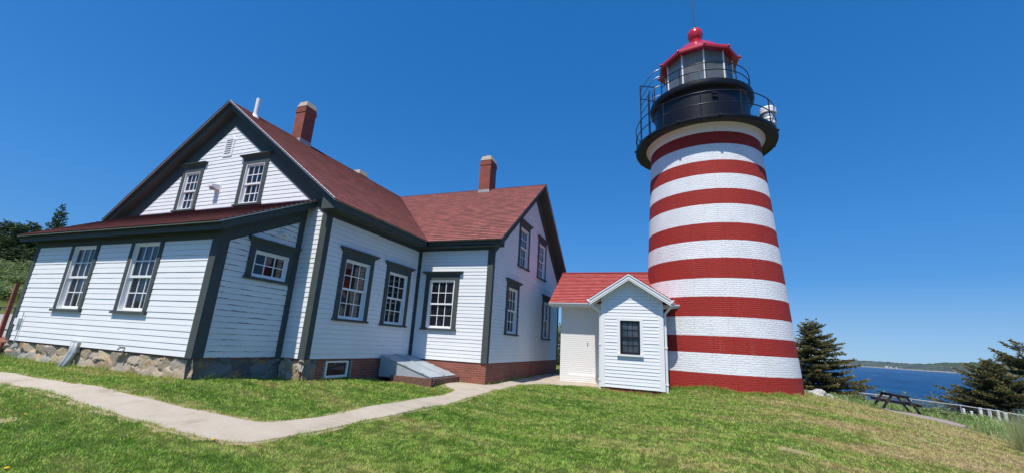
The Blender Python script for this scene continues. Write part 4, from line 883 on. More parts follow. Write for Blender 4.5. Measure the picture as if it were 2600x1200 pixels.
plane_roof('shingles',(0,2*TY-YE_,LZE),(1,0,0),(0,-1,LPt),[(0,LH,XE1,XE1,XE2,XE2)],M_REDSHIN,courses=.125,butt=.030,parent=lroof_)
mb=MB(); mb.tube([(XE1,TY,LRZ+.02),(7.5,TY,LRZ+.02)],.055,8); mb.build('ridge_cap',M_REDSHIN,lroof_)
mb=MB()
for sgn in (1,-1):
    f=lambda y:LRZ-LPt*abs(y-TY)
    ye=TY-sgn*(TY-YE_)
    top=[Vector((x,y,f(y)-.004)) for x,y in ((XE1+.03,ye),(XE2-.02,ye),(XE2-.02,TY),(XE1+.03,TY))]
    mb.box8([p-Vector((0,0,.11)) for p in top]+top)
mb.build('roof_deck',M_WHITE,lroof_)
def gutter(p,q,out,parent,name='gutter'):
    """moulded gutter: ogee section swept p->q, out = outward dir"""
    mb=MB(); p=Vector(p);q=Vector(q);o=Vector(out); z=Vector((0,0,1))
    sec=[(0,-.11),(.045,-.11),(.055,-.085),(.085,-.06),(.092,-.03),(.105,-.022),(.105,0),(.09,0),(.075,-.02),(0,-.02)]
    A=[p+o*a+z*b for a,b in sec]; B=[q+o*a+z*b for a,b in sec]; k=len(sec)
    for i in range(k): mb.face([A[i],A[(i+1)%k],B[(i+1)%k],B[i]])
    mb.face(A[::-1]); mb.face(B); return mb.build(name,M_WHITE,parent)
PX0,PX1,PYF=5.70,7.72,7.30; PAP=3.17; PEX0,PEX1=5.33,8.00; PEZ=2.30; PXM=(PEX0+PEX1)/2; PG=.34; PP=(PAP-PEZ)/(PXM-PEX0)
gutter((XE1+.01,YE_,LZE+.0),(PEX0-.0,YE_,LZE),(0,-1,0),link_b); gutter((PEX1+.02,YE_,LZE),(XE2,YE_,LZE),(0,-1,0),link_b)
mb=MB(); mb.box((XE1+.04,YE_+.01,LZE-.125),(XE2-.01,YL,LZE-.10)); mb.build('soffit',M_WHITE,link_b)
# small wall hook
mb=MB(); q=wl.p; mb.tube([q(1.03,.80,.0),q(1.025,.80,.04),q(1.045,.76,.045)],.007,6); mb.tube([q(1.07,.80,.0),q(1.065,.80,.04),q(1.045,.76,.045),q(1.045,.70,.03)],.007,6); mb.build('hook',M_TIMBER,link_b)
# porch
wp=Wall((PX0,PYF,0),(1,0,0),(0,-1,0)); PW=PX1-PX0
PZB=-.60; zap=PAP-.24
OP=[(6.33-PX0,6.985-PX0,.49,1.605)]
pl=lambda z:max(0.0,PW/2-(zap-z)/PP)
siding(wp,'porch_wall',PZB,zap,pl,lambda z:min(PW,PW/2+(zap-z)/PP),OP,m=M_WHITE,parent=link_b,exp=.1125,nb=.017,nt=.004,seed=31)
wpl=Wall((PX0,YL,0),(0,-1,0),(-1,0,0)); wpr=Wall((PX1,PYF,0),(0,1,0),(1,0,0)); PD=YL-PYF
siding(wpl,'porch_wall',PZB,2.25,const(0),const(PD),[],m=M_WHITE,parent=link_b,exp=.1125,seed=32); siding(wpr,'porch_wall',PZB,2.25,const(0),const(PD),[],m=M_WHITE,parent=link_b,exp=.1125,seed=33)
for a,b in ((-.022,.115),(PW-.135,PW+.022)):
    mb=MB(); mb.wbox(wp,a,b,PZB-.01,2.20,-.004,.026); mb.build('corner_board',M_WHITE,link_b,bevel=.003)
mb=MB(); mb.wprism(wp,[(.0,2.10),(PW,2.10),(PW,2.30),(PW/2,zap+.16),(0,2.30)],-.012,-.006)
slopeband(wp,-.02,PAP-.10-PP*(PW/2+.02),PW/2,PAP-.10,.17,.0,.028,mb); slopeband(wp,PW/2,PAP-.10,PW+.02,PAP-.10-PP*(PW/2+.02),.17,.0,.028,mb); mb.build('rake_frieze',M_WHITE,link_b)
window(wp,*OP[0],link_b,cap=False,casing=.095,trim=M_WHITE,white=M_BLKSASH,sill=False,pane=glass_mat('porch_glass',(.03,.035,.045)))
mb=MB(); mb.wbox(wp,OP[0][0]-.10,OP[0][1]+.10,.425,.485,.0,.085); mb.build('window_sill',M_WHITE,link_b,bevel=.004)
mb=MB(); mb.wbox(Wall((PX0+.03,PYF+.02,0),(1,0,0),(0,-1,0)),0,PW-.06,-1.1,PZB+.01,-.2,0.0); mb.build('porch_footing',mat('red_painted_brick',(.20,.035,.03),.8,noise=(12,.3),bump=(20,.5)),link_b)
proof=bpy.data.objects.new('porch_roof',None); link(proof,link_b); proof.matrix_parent_inverse=world_of(link_b).inverted()
SP=math.hypot(1,PP); PH=(PXM-PEX0)*SP; yf=PYF-PG
yv_e=YE_+(PEZ-LZE)/LPt; yv_r=YE_+(PAP-LZE)/LPt
plane_roof('shingles',(PEX0,0,PEZ),(0,1,0),(1,0,PP),[(0,PH,yf,yf,yv_e,yv_r)],M_REDSHIN,courses=.125,butt=.026,parent=proof)
plane_roof('shingles',(PEX1,0,PEZ),(0,1,0),(-1,0,PP),[(0,PH,yf,yf,yv_e,yv_r)],M_REDSHIN,courses=.125,butt=.026,parent=proof)
mb=MB()
for x0,x1 in ((PEX0,PXM),(PEX1,PXM)):
    zt=lambda x:PAP-PP*abs(x-PXM)-.004
    c=[(x0,yf+.03),(x1,yf+.03),(x1,yv_r),(x0,yv_e)]
    mb.box8([(x,y,zt(x)-.10) for x,y in c]+[(x,y,zt(x)) for x,y in c])
mb.build('roof_deck',M_WHITE,proof)
wf=Wall((0,yf+.03,0),(1,0,0),(0,-1,0))
mb=MB()
for k in (-1,1):
    xe_=PXM+k*(PXM-PEX0)
    slopeband(wf,xe_,PEZ-.0,PXM,PAP-.0,.15,.0,.022,mb); slopeband(wf,xe_,PEZ-.0,PXM,PAP-.0,.045,.022,.045,mb); slopeband(wf,xe_,PEZ-.155,PXM,PAP-.155,.05,-.012,.010,mb)
mb.build('bargeboard',M_WHITE,proof)
gutter((PEX0,yf+.0,PEZ),(PEX0,yv_e,PEZ),(-1,0,0),proof); gutter((PEX1,yv_e-.03,PEZ),(PEX1,yf,PEZ),(1,0,0),proof)
for k,x in ((-1,PX0),(1,PX1)):
    mb=MB(); ye=yf+.16; xo=PEX0-.05 if k<0 else PEX1+.05; xw=x-.055 if k<0 else x+.075; yw=PYF+(.02 if k<0 else .12)
    mb.tube([(xo,ye,PEZ-.09),(xo,ye,PEZ-.16),(xw,yw,PEZ-.42),(xw,yw,PEZ-.55),(xw,yw,-.62),(xw,yw-.0,-.74)],.040,10)
    dn=mb.build('downspout',M_WHITE,link_b,smooth=False)
    for z in (-.42,.74):
        mb=MB(); mb.tube([(xw,yw,z),(xw,yw,z+.05)],.056,10); mb.build('bracket',M_WHITE,dn)

# ------------------------------------------------------------------ ground
def axis(lo,hi,dlo,dhi,fine):
    a=list(np.arange(dlo,dhi+1e-6,fine)); s=fine
    x=dhi
    while x<hi: s*=1.18; x=min(x+s,hi); a.append(x)
    s=fine; x=dlo
    while x>lo: s*=1.18; x=max(x-s,lo); a.insert(0,x)
    return np.array(a)
gx=axis(-170,75,-16,24,.22); gy=axis(-45,110,-9,22,.22)
GX,GY=np.meshgrid(gx,gy); GZ=ground(GX.ravel(),GY.ravel())
nx,ny=len(gx),len(gy); ii=np.arange(nx*ny).reshape(ny,nx)
fq=np.stack([ii[:-1,:-1],ii[:-1,1:],ii[1:,1:],ii[1:,:-1]],-1).reshape(-1,4)
me=bpy.data.meshes.new('ground'); me.from_pydata(np.stack([GX.ravel(),GY.ravel(),GZ],1).tolist(),[],fq.tolist()); me.materials.append(M_SOIL); me.polygons.foreach_set('use_smooth',[True]*len(fq)); me.update()
o=bpy.data.objects.new('ground',me); link(o); tag(o,'headland ground of lawn and dry grass sloping to the sea',None,kind='structure')


def in_poly(x,y,P):
    ins=np.zeros(x.shape,bool); n=len(P)
    for i in range(n):
        x1,y1=P[i]; x2,y2=P[(i+1)%n]
        if y1==y2: continue
        c=((y1>y)!=(y2>y))&(x<(x2-x1)*(y-y1)/(y2-y1)+x1); ins^=c
    return ins
PATH=[(-14,-3.55),(-3.08,-3.64),(-.17,-3.79),(1.2,-3.73),(1.96,-3.72),(2.55,-3.61),(2.86,-3.46),(3.0,-3.21),(3.08,-2.73),(3.23,-1.85),(3.37,-.11),(3.41,2.78),(3.42,4.6),(3.47,5.97),(4.1,6.98),(5.0,7.40),(5.62,7.36),(5.70,8.52),
(4.1,8.7),(3.97,12.3),(2.6,12.3),(2.6,4.4),(1.85,4.4),(1.90,3.2),(2.45,2.78),(2.76,2.43),(2.70,.45),(2.66,-1.3),(2.58,-2.3),(2.46,-2.70),(2.2,-2.88),(1.6,-2.98),(.55,-3.1),(-1.37,-3.22),(-3.41,-3.15),(-14,-2.95)]
PAD=[(17.7,21.0),(17.2,17.6),(18.2,15.6),(19.6,16.0),(19.4,18.0),(18.9,20.9)]
def wob(x,y,k): return .035*np.sin(x*7.3+y*3.1+k)+.025*np.sin(x*17-y*13+k*2)+.02*np.sin(x*29+y*31)
from mathutils.geometry import delaunay_2d_cdt
def smooth_poly(P,it=2):
    P=[np.array(p,float) for p in P]
    for _ in range(it): P=[q for i in range(len(P)) for q in (P[i]*.75+P[(i+1)%len(P)]*.25,P[i]*.25+P[(i+1)%len(P)]*.75)]
    out=[]
    for i in range(len(P)):
        a,b=P[i],P[(i+1)%len(P)]; n=max(1,int(np.linalg.norm(b-a)/.09)); out+=[a+(b-a)*k/n for k in range(n)]
    return np.array(out)
def offset_poly(P,d):
    t=np.roll(P,-1,0)-np.roll(P,1,0); t/=np.linalg.norm(t,axis=1)[:,None]+1e-9; area=np.sum(P[:,0]*np.roll(P[:,1],-1)-np.roll(P[:,0],-1)*P[:,1])
    n=np.stack([t[:,1],-t[:,0]],1)*(1 if area>0 else -1); return P+n*d[:,None] if hasattr(d,'__len__') else P+n*d
def sheet(name, poly, m, step, dz, wobble, label, grow=0.0, it=2):
    P=smooth_poly(poly,it); x,y=P[:,0],P[:,1]
    P=offset_poly(P,grow+wobble*(wob(x*1.3,y*1.3,1)))
    x0,y0=P.min(0); x1,y1=P.max(0); X,Y=np.meshgrid(np.arange(x0,x1,step),np.arange(y0,y1,step)); X=X.ravel()+.013*np.sin(Y.ravel()*50); Y=Y.ravel()
    k=in_poly(X,Y,[tuple(p) for p in P]); pts=[Vector(p) for p in P.tolist()]+[Vector((float(a),float(b))) for a,b in zip(X[k],Y[k])]
    n=len(P); r=delaunay_2d_cdt(pts,[(i,(i+1)%n) for i in range(n)],[],1,1e-5)
    V=np.array([(v.x,v.y) for v in r[0]]); Z=ground(V[:,0],V[:,1])+dz
    F=[list(f) for f in r[2]]
    f0=F[0]; cr=(V[f0[1]]-V[f0[0]])[0]*(V[f0[2]]-V[f0[0]])[1]-(V[f0[1]]-V[f0[0]])[1]*(V[f0[2]]-V[f0[0]])[0]
    if cr<0: F=[f[::-1] for f in F]
    b0=len(V); zb=ground(P[:,0],P[:,1]); VV=np.concatenate([np.column_stack([V,Z]),np.column_stack([P,zb+dz]),np.column_stack([P,zb-.06])])
    F+=[[b0+i,b0+(i+1)%n,b0+n+(i+1)%n,b0+n+i] for i in range(n)]     # skirt into the ground
    me=bpy.data.meshes.new(name); me.from_pydata(VV.tolist(),[],F); me.materials.append(m); me.update()
    me.polygons.foreach_set('use_smooth',[True]*len(me.polygons))
    o=bpy.data.objects.new(name,me); link(o); return tag(o,label,None,kind='structure')
M_DIRT=mat('sandy_dirt',(.34,.27,.17),.95,noise=(14,.4),bump=(40,.6))
pth=sheet('path',PATH,M_CONC,.22,.014,.12,'buff concrete footpath turning past the house to the brick passage')
sheet('path_verge',PATH,M_DIRT,.22,.006,1.1,'sandy dirt verge along the concrete footpath',grow=.075)
sheet('gravel_pad',PAD,mat('grey_gravel',(.30,.25,.215),.95,noise=(9,.35),bump=(60,.6)),.3,.02,3.0,'small gravel pad on the bank under the picnic table')
PATHS=[tuple(p) for p in smooth_poly(PATH)]
mb=MB()
def joint(p,q):
    n=10
    for i in range(n):
        a=[p[k]+(q[k]-p[k])*i/n for k in (0,1)]; b=[p[k]+(q[k]-p[k])*(i+1)/n for k in (0,1)]
        d=Vector((b[0]-a[0],b[1]-a[1],0)).normalized().cross(Vector((0,0,1)))*.0035
        mb.face([(a[0]-d.x,a[1]-d.y,gz(*a)+.0175),(b[0]-d.x,b[1]-d.y,gz(*b)+.0175),(b[0]+d.x,b[1]+d.y,gz(*b)+.0175),(a[0]+d.x,a[1]+d.y,gz(*a)+.0175)])
for x in (-6.2,-4.6,-3.0,-1.4,.2,1.75): joint((x,-3.58),(x+.02,-3.22))
for y in (-1.9,-.3,1.3,3.0,4.7): joint((2.78,y),(3.3,y+.02))
mb.build('joint',M_DIRT,pth)

def fast_mesh(name, V, nper, m, rnd, parent=None):
    """V: (N*nper,3) vertices, nper verts per polygon; rnd: per-polygon value"""
    n=len(V)//nper; me=bpy.data.meshes.new(name); me.vertices.add(len(V)); me.vertices.foreach_set('co',V.astype(np.float32).ravel())
    me.loops.add(len(V)); me.loops.foreach_set('vertex_index',np.arange(len(V),dtype=np.int32))
    me.polygons.add(n); me.polygons.foreach_set('loop_start',np.arange(0,len(V),nper,dtype=np.int32))
    me.update(calc_edges=True); me.validate()
    a=me.attributes.new('rnd','FLOAT','FACE'); a.data.foreach_set('value',rnd.astype(np.float32))
    me.materials.append(m); o=bpy.data.objects.new(name,me); link(o,parent); return o

# ------------------------------------------------------------------ mown grass
FOOT=[[(XL,-L_),(-S_,-L_),(-S_,0),(0,0),(0,D1),(WG,D1),(WG,YB),(X0,YB),(X0,0),(XL,0)],[(X1,YL),(8.2,YL),(8.2,YBK),(X1,YBK)],[(PX0,PYF),(PX1,PYF),(PX1,YL),(PX0,YL)],[(.03,2.63),(1.88,2.63),(1.88,4.3),(.03,4.3)]]
LAWN=[(-30,-20),(-30,30),(2,30),(12,16),(14.6,17.2),(17.2,17.6),(18.2,15.5),(18.2,12.6),(17.9,10.2),(17.2,8),(16.2,5.5),(16,0),(14,-12)]
BARE=[(13.9,6.1,.55,.24,-1.15),(15.1,7.8,.6,.20,-1.2),(13.1,4.8,.42,.17,-1.0),(15.9,9.8,.6,.2,-1.2),(9.9,1.15,.32,.16,-.5),(12.0,3.5,.3,.14,-1.0),(-.05,-4.6,.12,.07,.1),(16.3,12.4,.6,.2,-1.25),(14.6,9.4,.4,.16,-1.2)]
def bare_mask(x,y):
    k=np.zeros(x.shape,bool)
    for cx,cy,a,b,t in BARE:
        dx,dy=x-cx+.6*wob(x*.8,y*.8,3),y-cy+.6*wob(y*.8,x*.8,4); u=dx*math.cos(t)+dy*math.sin(t); v=-dx*math.sin(t)+dy*math.cos(t); k|=(u/a)**2+(v/b)**2<1
    return k
def vnoise(x,y,seed):
    """smooth value noise 0..1 on unit cells"""
    rg=np.random.default_rng(seed); T=rg.random((64,64)); xi=np.floor(x).astype(int); yi=np.floor(y).astype(int); fx=x-xi; fy=y-yi; fx=fx*fx*(3-2*fx); fy=fy*fy*(3-2*fy)
    g=lambda a,b:T[a%64,b%64]; return (g(xi,yi)*(1-fx)+g(xi+1,yi)*fx)*(1-fy)+(g(xi,yi+1)*(1-fx)+g(xi+1,yi+1)*fx)*fy
def blades(n, r0, r1, hgt, wid, region, excl, dens=None, spread=math.radians(66), clump=False):
    u=NR.random(n); r=r0*(r1/r0)**u; th=YAW+NR.uniform(-spread,spread,n)
    x=CAM.x+r*np.sin(th); y=CAM.y+r*np.cos(th)
    k=in_poly(x,y,region)
    for e,wb in excl: k&=~in_poly(x+wb*wob(x,y,1),y+wb*wob(y,x,2),e)
    if dens is not None: k&=NR.random(n)<dens(x,y)
    x,y,r=x[k],y[k],r[k]; n=len(x); z=ground(x,y)-.004
    a=NR.uniform(0,2*np.pi,n); w=(wid+.00055*r)*NR.uniform(.7,1.4,n); h=hgt(x,y,r)*NR.uniform(.55,1.3,n)
    lean=NR.uniform(.15,.95,n); la=NR.uniform(0,2*np.pi,n)
    rn=NR.random(n)
    if clump:
        c=.55*vnoise(x*9,y*9,1)+.45*vnoise(x*21,y*21,2); h*=.6+.8*c; rn=np.clip(.72*rn+.28*vnoise(x*13+5,y*13,3)+.15*(c-.5),0,1)
        la=6.28*vnoise(x*6,y*6,4)*2+NR.normal(0,.7,n)
        st=NR.random(n)<.07; lean=np.where(st,2.2,lean); h=np.where(st,h*.55,h); rn=np.where(st,1.25,rn)
    ln=h*lean
    dx,dy=np.cos(a)*w,np.sin(a)*w; tx,ty=np.cos(la)*ln,np.sin(la)*ln
    V=np.empty((n,4,3)); V[:,0]=np.stack([x-dx,y-dy,z],1); V[:,1]=np.stack([x+dx,y+dy,z],1)
    V[:,2]=np.stack([x+tx+dx*.25,y+ty+dy*.25,z+h],1); V[:,3]=np.stack([x+tx-dx*.25,y+ty-dy*.25,z+h],1)
    return V.reshape(-1,3),rn
PE=[(PATHS,.9)]+[(f,0) for f in FOOT]+[(PAD,3)]
tw_=lambda x,y:np.where(((x-TX)**2+(y-TY)**2<2.58**2)|(bare_mask(x,y)&(NR.random(x.shape)<.55)),0.0,1.0)
V,r=blades(960000,2.2,26,lambda x,y,r:.022+.0008*r,.0019,LAWN,PE,tw_,clump=True)
g=fast_mesh('grass',V,4,M_GRASS,r); tag(g,'short mown lawn grass, green with dry straw patches',None,kind='stuff')
M_WORNSOIL=mat('worn_soil',(.30,.255,.13),.95,noise=(12,.45),bump=(40,.6))
# longer ragged growth along the path and the walls
def edge_blades(P,n,off,h0,h1,sgn=1):
    P=np.array(P); Q=np.roll(P,-1,0); L=np.linalg.norm(Q-P,axis=1); i=NR.choice(len(P),n,p=L/L.sum()); t=NR.random(n)[:,None]; p=P[i]+(Q[i]-P[i])*t; d=(Q[i]-P[i])/L[i][:,None]
    area=np.sum(P[:,0]*Q[:,1]-Q[:,0]*P[:,1]); nrm=np.stack([d[:,1],-d[:,0]],1)*(1 if area>0 else -1)
    p=p+nrm*(np.abs(NR.normal(0,off,n))-.012)[:,None]; x,y=p[:,0],p[:,1]; k=vnoise(x*3.1+9,y*3.1,8)>.33
    for f in FOOT: k&=~in_poly(x,y,f)
    k&=(x>-13)&(x<9)&(y<9); x,y=x[k],y[k]; n=len(x); z=ground(x,y)-.005; h=(h0+(h1-h0)*NR.random(n)**2)*(.5+vnoise(x*4,y*4,9)); a=NR.uniform(0,6.283,n); w=.0035*NR.uniform(.7,1.5,n); la=NR.uniform(0,6.283,n); ln=h*NR.uniform(.2,1.1,n)
    dx,dy=np.cos(a)*w,np.sin(a)*w; tx,ty=np.cos(la)*ln,np.sin(la)*ln
    V=np.stack([np.stack([x-dx,y-dy,z],1),np.stack([x+dx,y+dy,z],1),np.stack([x+tx+dx*.2,y+ty+dy*.2,z+h],1),np.stack([x+tx-dx*.2,y+ty-dy*.2,z+h],1)],1)
    return V.reshape(-1,3),np.clip(NR.normal(.5,.3,n),0,1.1)
E1,r1_=edge_blades(PATHS,30000,.03,.015,.055); E2,r2_=edge_blades(FOOT[0],16000,.05,.03,.13); E3,r3_=edge_blades(FOOT[2],4000,.04,.04,.12)
circ=[(TX+2.58*math.cos(q),TY+2.58*math.sin(q)) for q in np.linspace(0,6.283,60,endpoint=False)]
def _tower_edge():
    an=NR.uniform(-3.0,.3,6000); R=2.60+np.abs(NR.normal(0,.05,6000)); x=TX+R*np.cos(an); y=TY+R*np.sin(an); z=ground(x,y)-.005; h=NR.uniform(.04,.15,6000)*(.4+vnoise(x*3,y*3,5)); a=NR.uniform(0,6.283,6000); w=.006; la=NR.uniform(0,6.283,6000); ln=h*NR.uniform(.2,.9,6000)
    dx,dy=np.cos(a)*w,np.sin(a)*w; tx,ty=np.cos(la)*ln,np.sin(la)*ln
    V=np.stack([np.stack([x-dx,y-dy,z],1),np.stack([x+dx,y+dy,z],1),np.stack([x+tx+dx*.2,y+ty+dy*.2,z+h],1),np.stack([x+tx-dx*.2,y+ty-dy*.2,z+h],1)],1); return V.reshape(-1,3),NR.random(6000)
E4,r4_=_tower_edge()
o=fast_mesh('edge_grass',np.concatenate([E1,E2,E3,E4]),4,M_GRASS,np.concatenate([r1_,r2_,r3_,r4_])); tag(o,'longer ragged grass along the path edges and wall foots',None,kind='stuff')
for cx,cy,a_,b_,t in BARE:
    an=np.linspace(0,2*np.pi,24,endpoint=False); P=[(cx+a_*math.cos(q)*math.cos(t)*.95-b_*math.sin(q)*math.sin(t)*.95,cy+a_*math.cos(q)*math.sin(t)*.95+b_*math.sin(q)*math.cos(t)*.95) for q in an]
    sheet('bare_soil',P,M_WORNSOIL,.25,.004,1.0,'bare sandy soil worn through the lawn',it=1)

# ------------------------------------------------------------------ trees and bushes
def spruce_mesh(seed, H, R, wind=(0,0), whorls=34, dens=1.0, bare=.04, flat=.25, power=.8, needle=.13):
    rg=np.random.default_rng(seed); T=MB(); wv=np.array([wind[0],wind[1]])
    lean=lambda z:(wv[0]*.10*(z/H)**2*H,wv[1]*.10*(z/H)**2*H)
    T.tube([(*lean(z),z) for z in np.linspace(-.4,H*.985,9)],[max(.012,.022*H*(1-max(z,0)/H)**.9) for z in np.linspace(-.4,H*.985,9)],7)
    polys=[];rn=[]
    zs=[bare*H+(1-bare)*H*(i/whorls)**.92 for i in range(whorls)]
    for z in zs:
        f=1-z/H; base=R*(f**power)*(1.02 if f<.9 else .85)+.05*R
        nb=int(rg.integers(4,8) if f>.12 else rg.integers(3,5))
        a0=rg.uniform(0,6.28)
        for k in range(nb):
            a=a0+6.283*k/nb+rg.uniform(-.35,.35); d=np.array([math.cos(a),math.sin(a)])
            Lb=base*rg.uniform(.55,1.15)*(1+.55*float(d@wv)); 
            if Lb<.08: Lb=.08
            el=rg.uniform(-.10,.22)+.75*(1-f)**3; zz=z+rg.uniform(-.02,.02)*H
            ox,oy=lean(z); n=max(3,int(Lb/(.16)))
            pts=[]
            for i in range(n+1):
                t=i/n; droop=-flat*Lb*.30*t+flat*.34*Lb*t*t
                pts.append(np.array([ox+d[0]*Lb*t,oy+d[1]*Lb*t,zz+math.sin(el)*Lb*t*.8+droop]))
            T.tube([tuple(p) for p in (pts[0],pts[n//2],pts[-1])],[.010+.012*Lb*.5,.008+.004*Lb,.004],4,cap=False)
            side=np.array([-d[1],d[0],0])
            for i in range(1,n+1):
                t=i/n; p=pts[i]; tl=(.10+.34*Lb*(1-t)**.8*min(1,.35+1.6*t))*rg.uniform(.6,1.2)
                for sg in (-1,1,0):
                    dirv=np.array([d[0],d[1],0])*(.75 if sg else 1.0)+side*sg*.9; dirv/=np.linalg.norm(dirv); ll=tl if sg else min(.22,tl)
                    m=max(2,int(dens*ll/.055))
                    for j in range(m):
                        q=p+dirv*ll*(j+rg.uniform(0,.8))/m; q=q+rg.normal(0,.012+.02*ll,3)
                        nl=needle*rg.uniform(.6,1.25); nd_=dirv*.8+rg.normal(0,.45,3)+np.array([0,0,.10]); nd_/=np.linalg.norm(nd_)
                        wv_=np.cross(nd_,rg.normal(0,1,3)); wv_/=np.linalg.norm(wv_)+1e-9; wv_*=nl*rg.uniform(.14,.24)
                        polys.append([q-wv_*.6,q+wv_*.6,q+nd_*nl*.55+wv_,q+nd_*nl,q+nd_*nl*.55-wv_])
                        rn.append(np.clip(.12+.34*t*t+.28*rg.random()+.22*(nd_[2]>.25)*rg.random(),0,1))  # paler tips: yellow new growth, plus sunlit look put into upturned needles' colour
    return T,np.array(polys).reshape(-1,3),np.array(rn)
def tree(seed,loc,H,R,label,m=None,group=None,name='spruce_tree',**kw):
    T,V,rn=spruce_mesh(seed,H,R,**kw)
    t=empty(name,loc,label,'tree',group)
    o=T.build('trunk',M_BARK,None); o.parent=t
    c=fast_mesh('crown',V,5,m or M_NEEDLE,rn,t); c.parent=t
    return t
def tcopy(src,loc,label,s,rz,group=None):
    t=src.copy(); link(t); t.location=loc; t.scale=(s[0],s[0],s[1]); t.rotation_euler=(0,0,rz); t['label']=label
    if group: t['group']=group
    for ch in list(src.children):
        c=ch.copy(); link(c); c.parent=t
    return t
RV=np.array([math.cos(YAW),-math.sin(YAW)])   # rightwards in the picture, on the ground
FV=np.array([math.sin(YAW),math.cos(YAW)])
tree(21,(20.1,41.0,gz(20.1,41)-.1),7.3,3.5,'broad windswept spruce just right of the lighthouse, its low boughs over the fence',wind=(.42,.16),whorls=36,power=.72,dens=1.2,needle=.20,flat=.35)
def at(px,py,b):
    """world point seen at photo pixel (2600 wide) at horizontal depth b"""
    v=_f+_r*((px-1300)/FPX)-_u*((py-600)/FPX); hf=Vector((math.sin(YAW),math.cos(YAW),0)); return CAM+v*(b/v.dot(hf))
def tree_at(seed,px,ytop,b,R,label,**kw):
    p=at(px,ytop,b); z=gz(p.x,p.y)-.2; return tree(seed,(p.x,p.y,z),p.z-z,R,label,**kw)
tree_at(22,2612,866,41,6.6,'large dark spruce standing at the edge of the sea behind the white posts',wind=(-.35,-.1),whorls=25,power=.60,dens=1.1,needle=.25,bare=.05,flat=.5)
tree_at(23,2524,914,38,4.6,'small slim spruce beside the larger one above the fence',wind=(-.45,0),whorls=26,power=.85,needle=.22,dens=1.2,flat=.5)

def bush_mesh(seed,n,rx,ry,h,leaf):
    rg=np.random.default_rng(seed); k=14
    cx=rg.uniform(-.75,.75,k)*rx; cy=rg.uniform(-.75,.75,k)*ry; cr=rg.uniform(.25,.5,k); ch=h*rg.uniform(.45,1.0,k)
    i=rg.integers(0,k,n); t=rg.random(n)**.6; a=rg.uniform(0,6.283,n); rr=np.sqrt(rg.random(n))*cr[i]*min(rx,ry)*1.1*np.sin(np.clip(t,.15,1)*2.6)
    P=np.stack([cx[i]*t**.3+rr*np.cos(a),cy[i]*t**.3+rr*np.sin(a),ch[i]*t+rg.normal(0,.03*h,n)],1)
    d=rg.normal(0,1,(n,3)); d[:,2]=np.abs(d[:,2])*.6+.15; d/=np.linalg.norm(d,axis=1)[:,None]
    w=np.cross(d,rg.normal(0,1,(n,3))); w/=np.linalg.norm(w,axis=1)[:,None]; l=leaf*rg.uniform(.6,1.4,n)[:,None]
    V=np.stack([P,P+d*l*.5+w*l*.32,P+d*l,P+d*l*.5-w*l*.32],1)
    S=MB()
    for q in range(k): S.tube([(cx[q]*.3,cy[q]*.3,-.15),(cx[q]*.8,cy[q]*.8,ch[q]*.5),(cx[q],cy[q],ch[q]*.9)],[.02,.014,.006],4,cap=False)
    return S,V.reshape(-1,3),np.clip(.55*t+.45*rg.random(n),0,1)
def bush(seed,loc,rx,ry,h,label,n=1500,leaf=.11,m=None,group=None,name='bush'):
    S,V,rn=bush_mesh(seed,n,rx,ry,h,leaf); t=empty(name,loc,label,'bush',group)
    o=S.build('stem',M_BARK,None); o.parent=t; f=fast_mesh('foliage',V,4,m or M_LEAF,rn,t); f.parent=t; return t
BUSH=[(2325,992,43,1.5,1.2,'feathery bush rising above the fence rail just right of the table top'),(2365,999,44,1.4,1.0,'wider feathery bush above the rail, next to the open sea'),(2225,985,44,1.3,1.0,'feathery bush above the rail at the far end of the table'),
      (2262,991,45,1.2,1.0,'small bush above the rail behind the middle of the table'),(2375,1031,25,.9,.8,'low bush in front of the fence right of the table'),(2425,1040,24,.9,.7,'low bush in front of the fence where its lower rail begins'),(2150,1012,28,1.1,.8,'low bush under the boughs of the windswept spruce')]
for i,(px,py,b,rx,ry,lab) in enumerate(BUSH):
    p=at(px,py,b); z_=gz(p.x,p.y); bush(60+i,(p.x,p.y,z_-.05),rx,ry,max(.5,p.z-z_),lab,n=1300,leaf=.12,group='bushes along the bank')
p=Vector((1.0,21.0,0)); bush(80,(1.0,21.0,gz(1,21)-.05),1.8,1.8,3.3,'tall brown-green thicket in the gap between the house and the brick passage',n=5000,leaf=.16,name='thicket')
# tall weeds on the bank between lawn and fence, one mass
WEED=[(14.6,17.4),(17.1,18),(17.6,21.2),(19.2,21.0),(19.8,16.2),(18.5,15.2),(18.4,12.5),(18.1,10),(17.5,8.4),(26,6),(36,24),(33,36),(20,44),(13,32),(12,18)]
V,r=blades(150000,9,48,lambda x,y,r:.10+.004*r,.005,WEED,[(PAD,1)],lambda x,y:.35+.65*(np.sin(x*1.9+y)*np.sin(y*1.3-x*.7)>-.3),spread=math.radians(54))
o=fast_mesh('undergrowth',V,4,M_WEED,r); tag(o,'tall green weeds covering the bank between the lawn and the wire fence',None,kind='stuff')
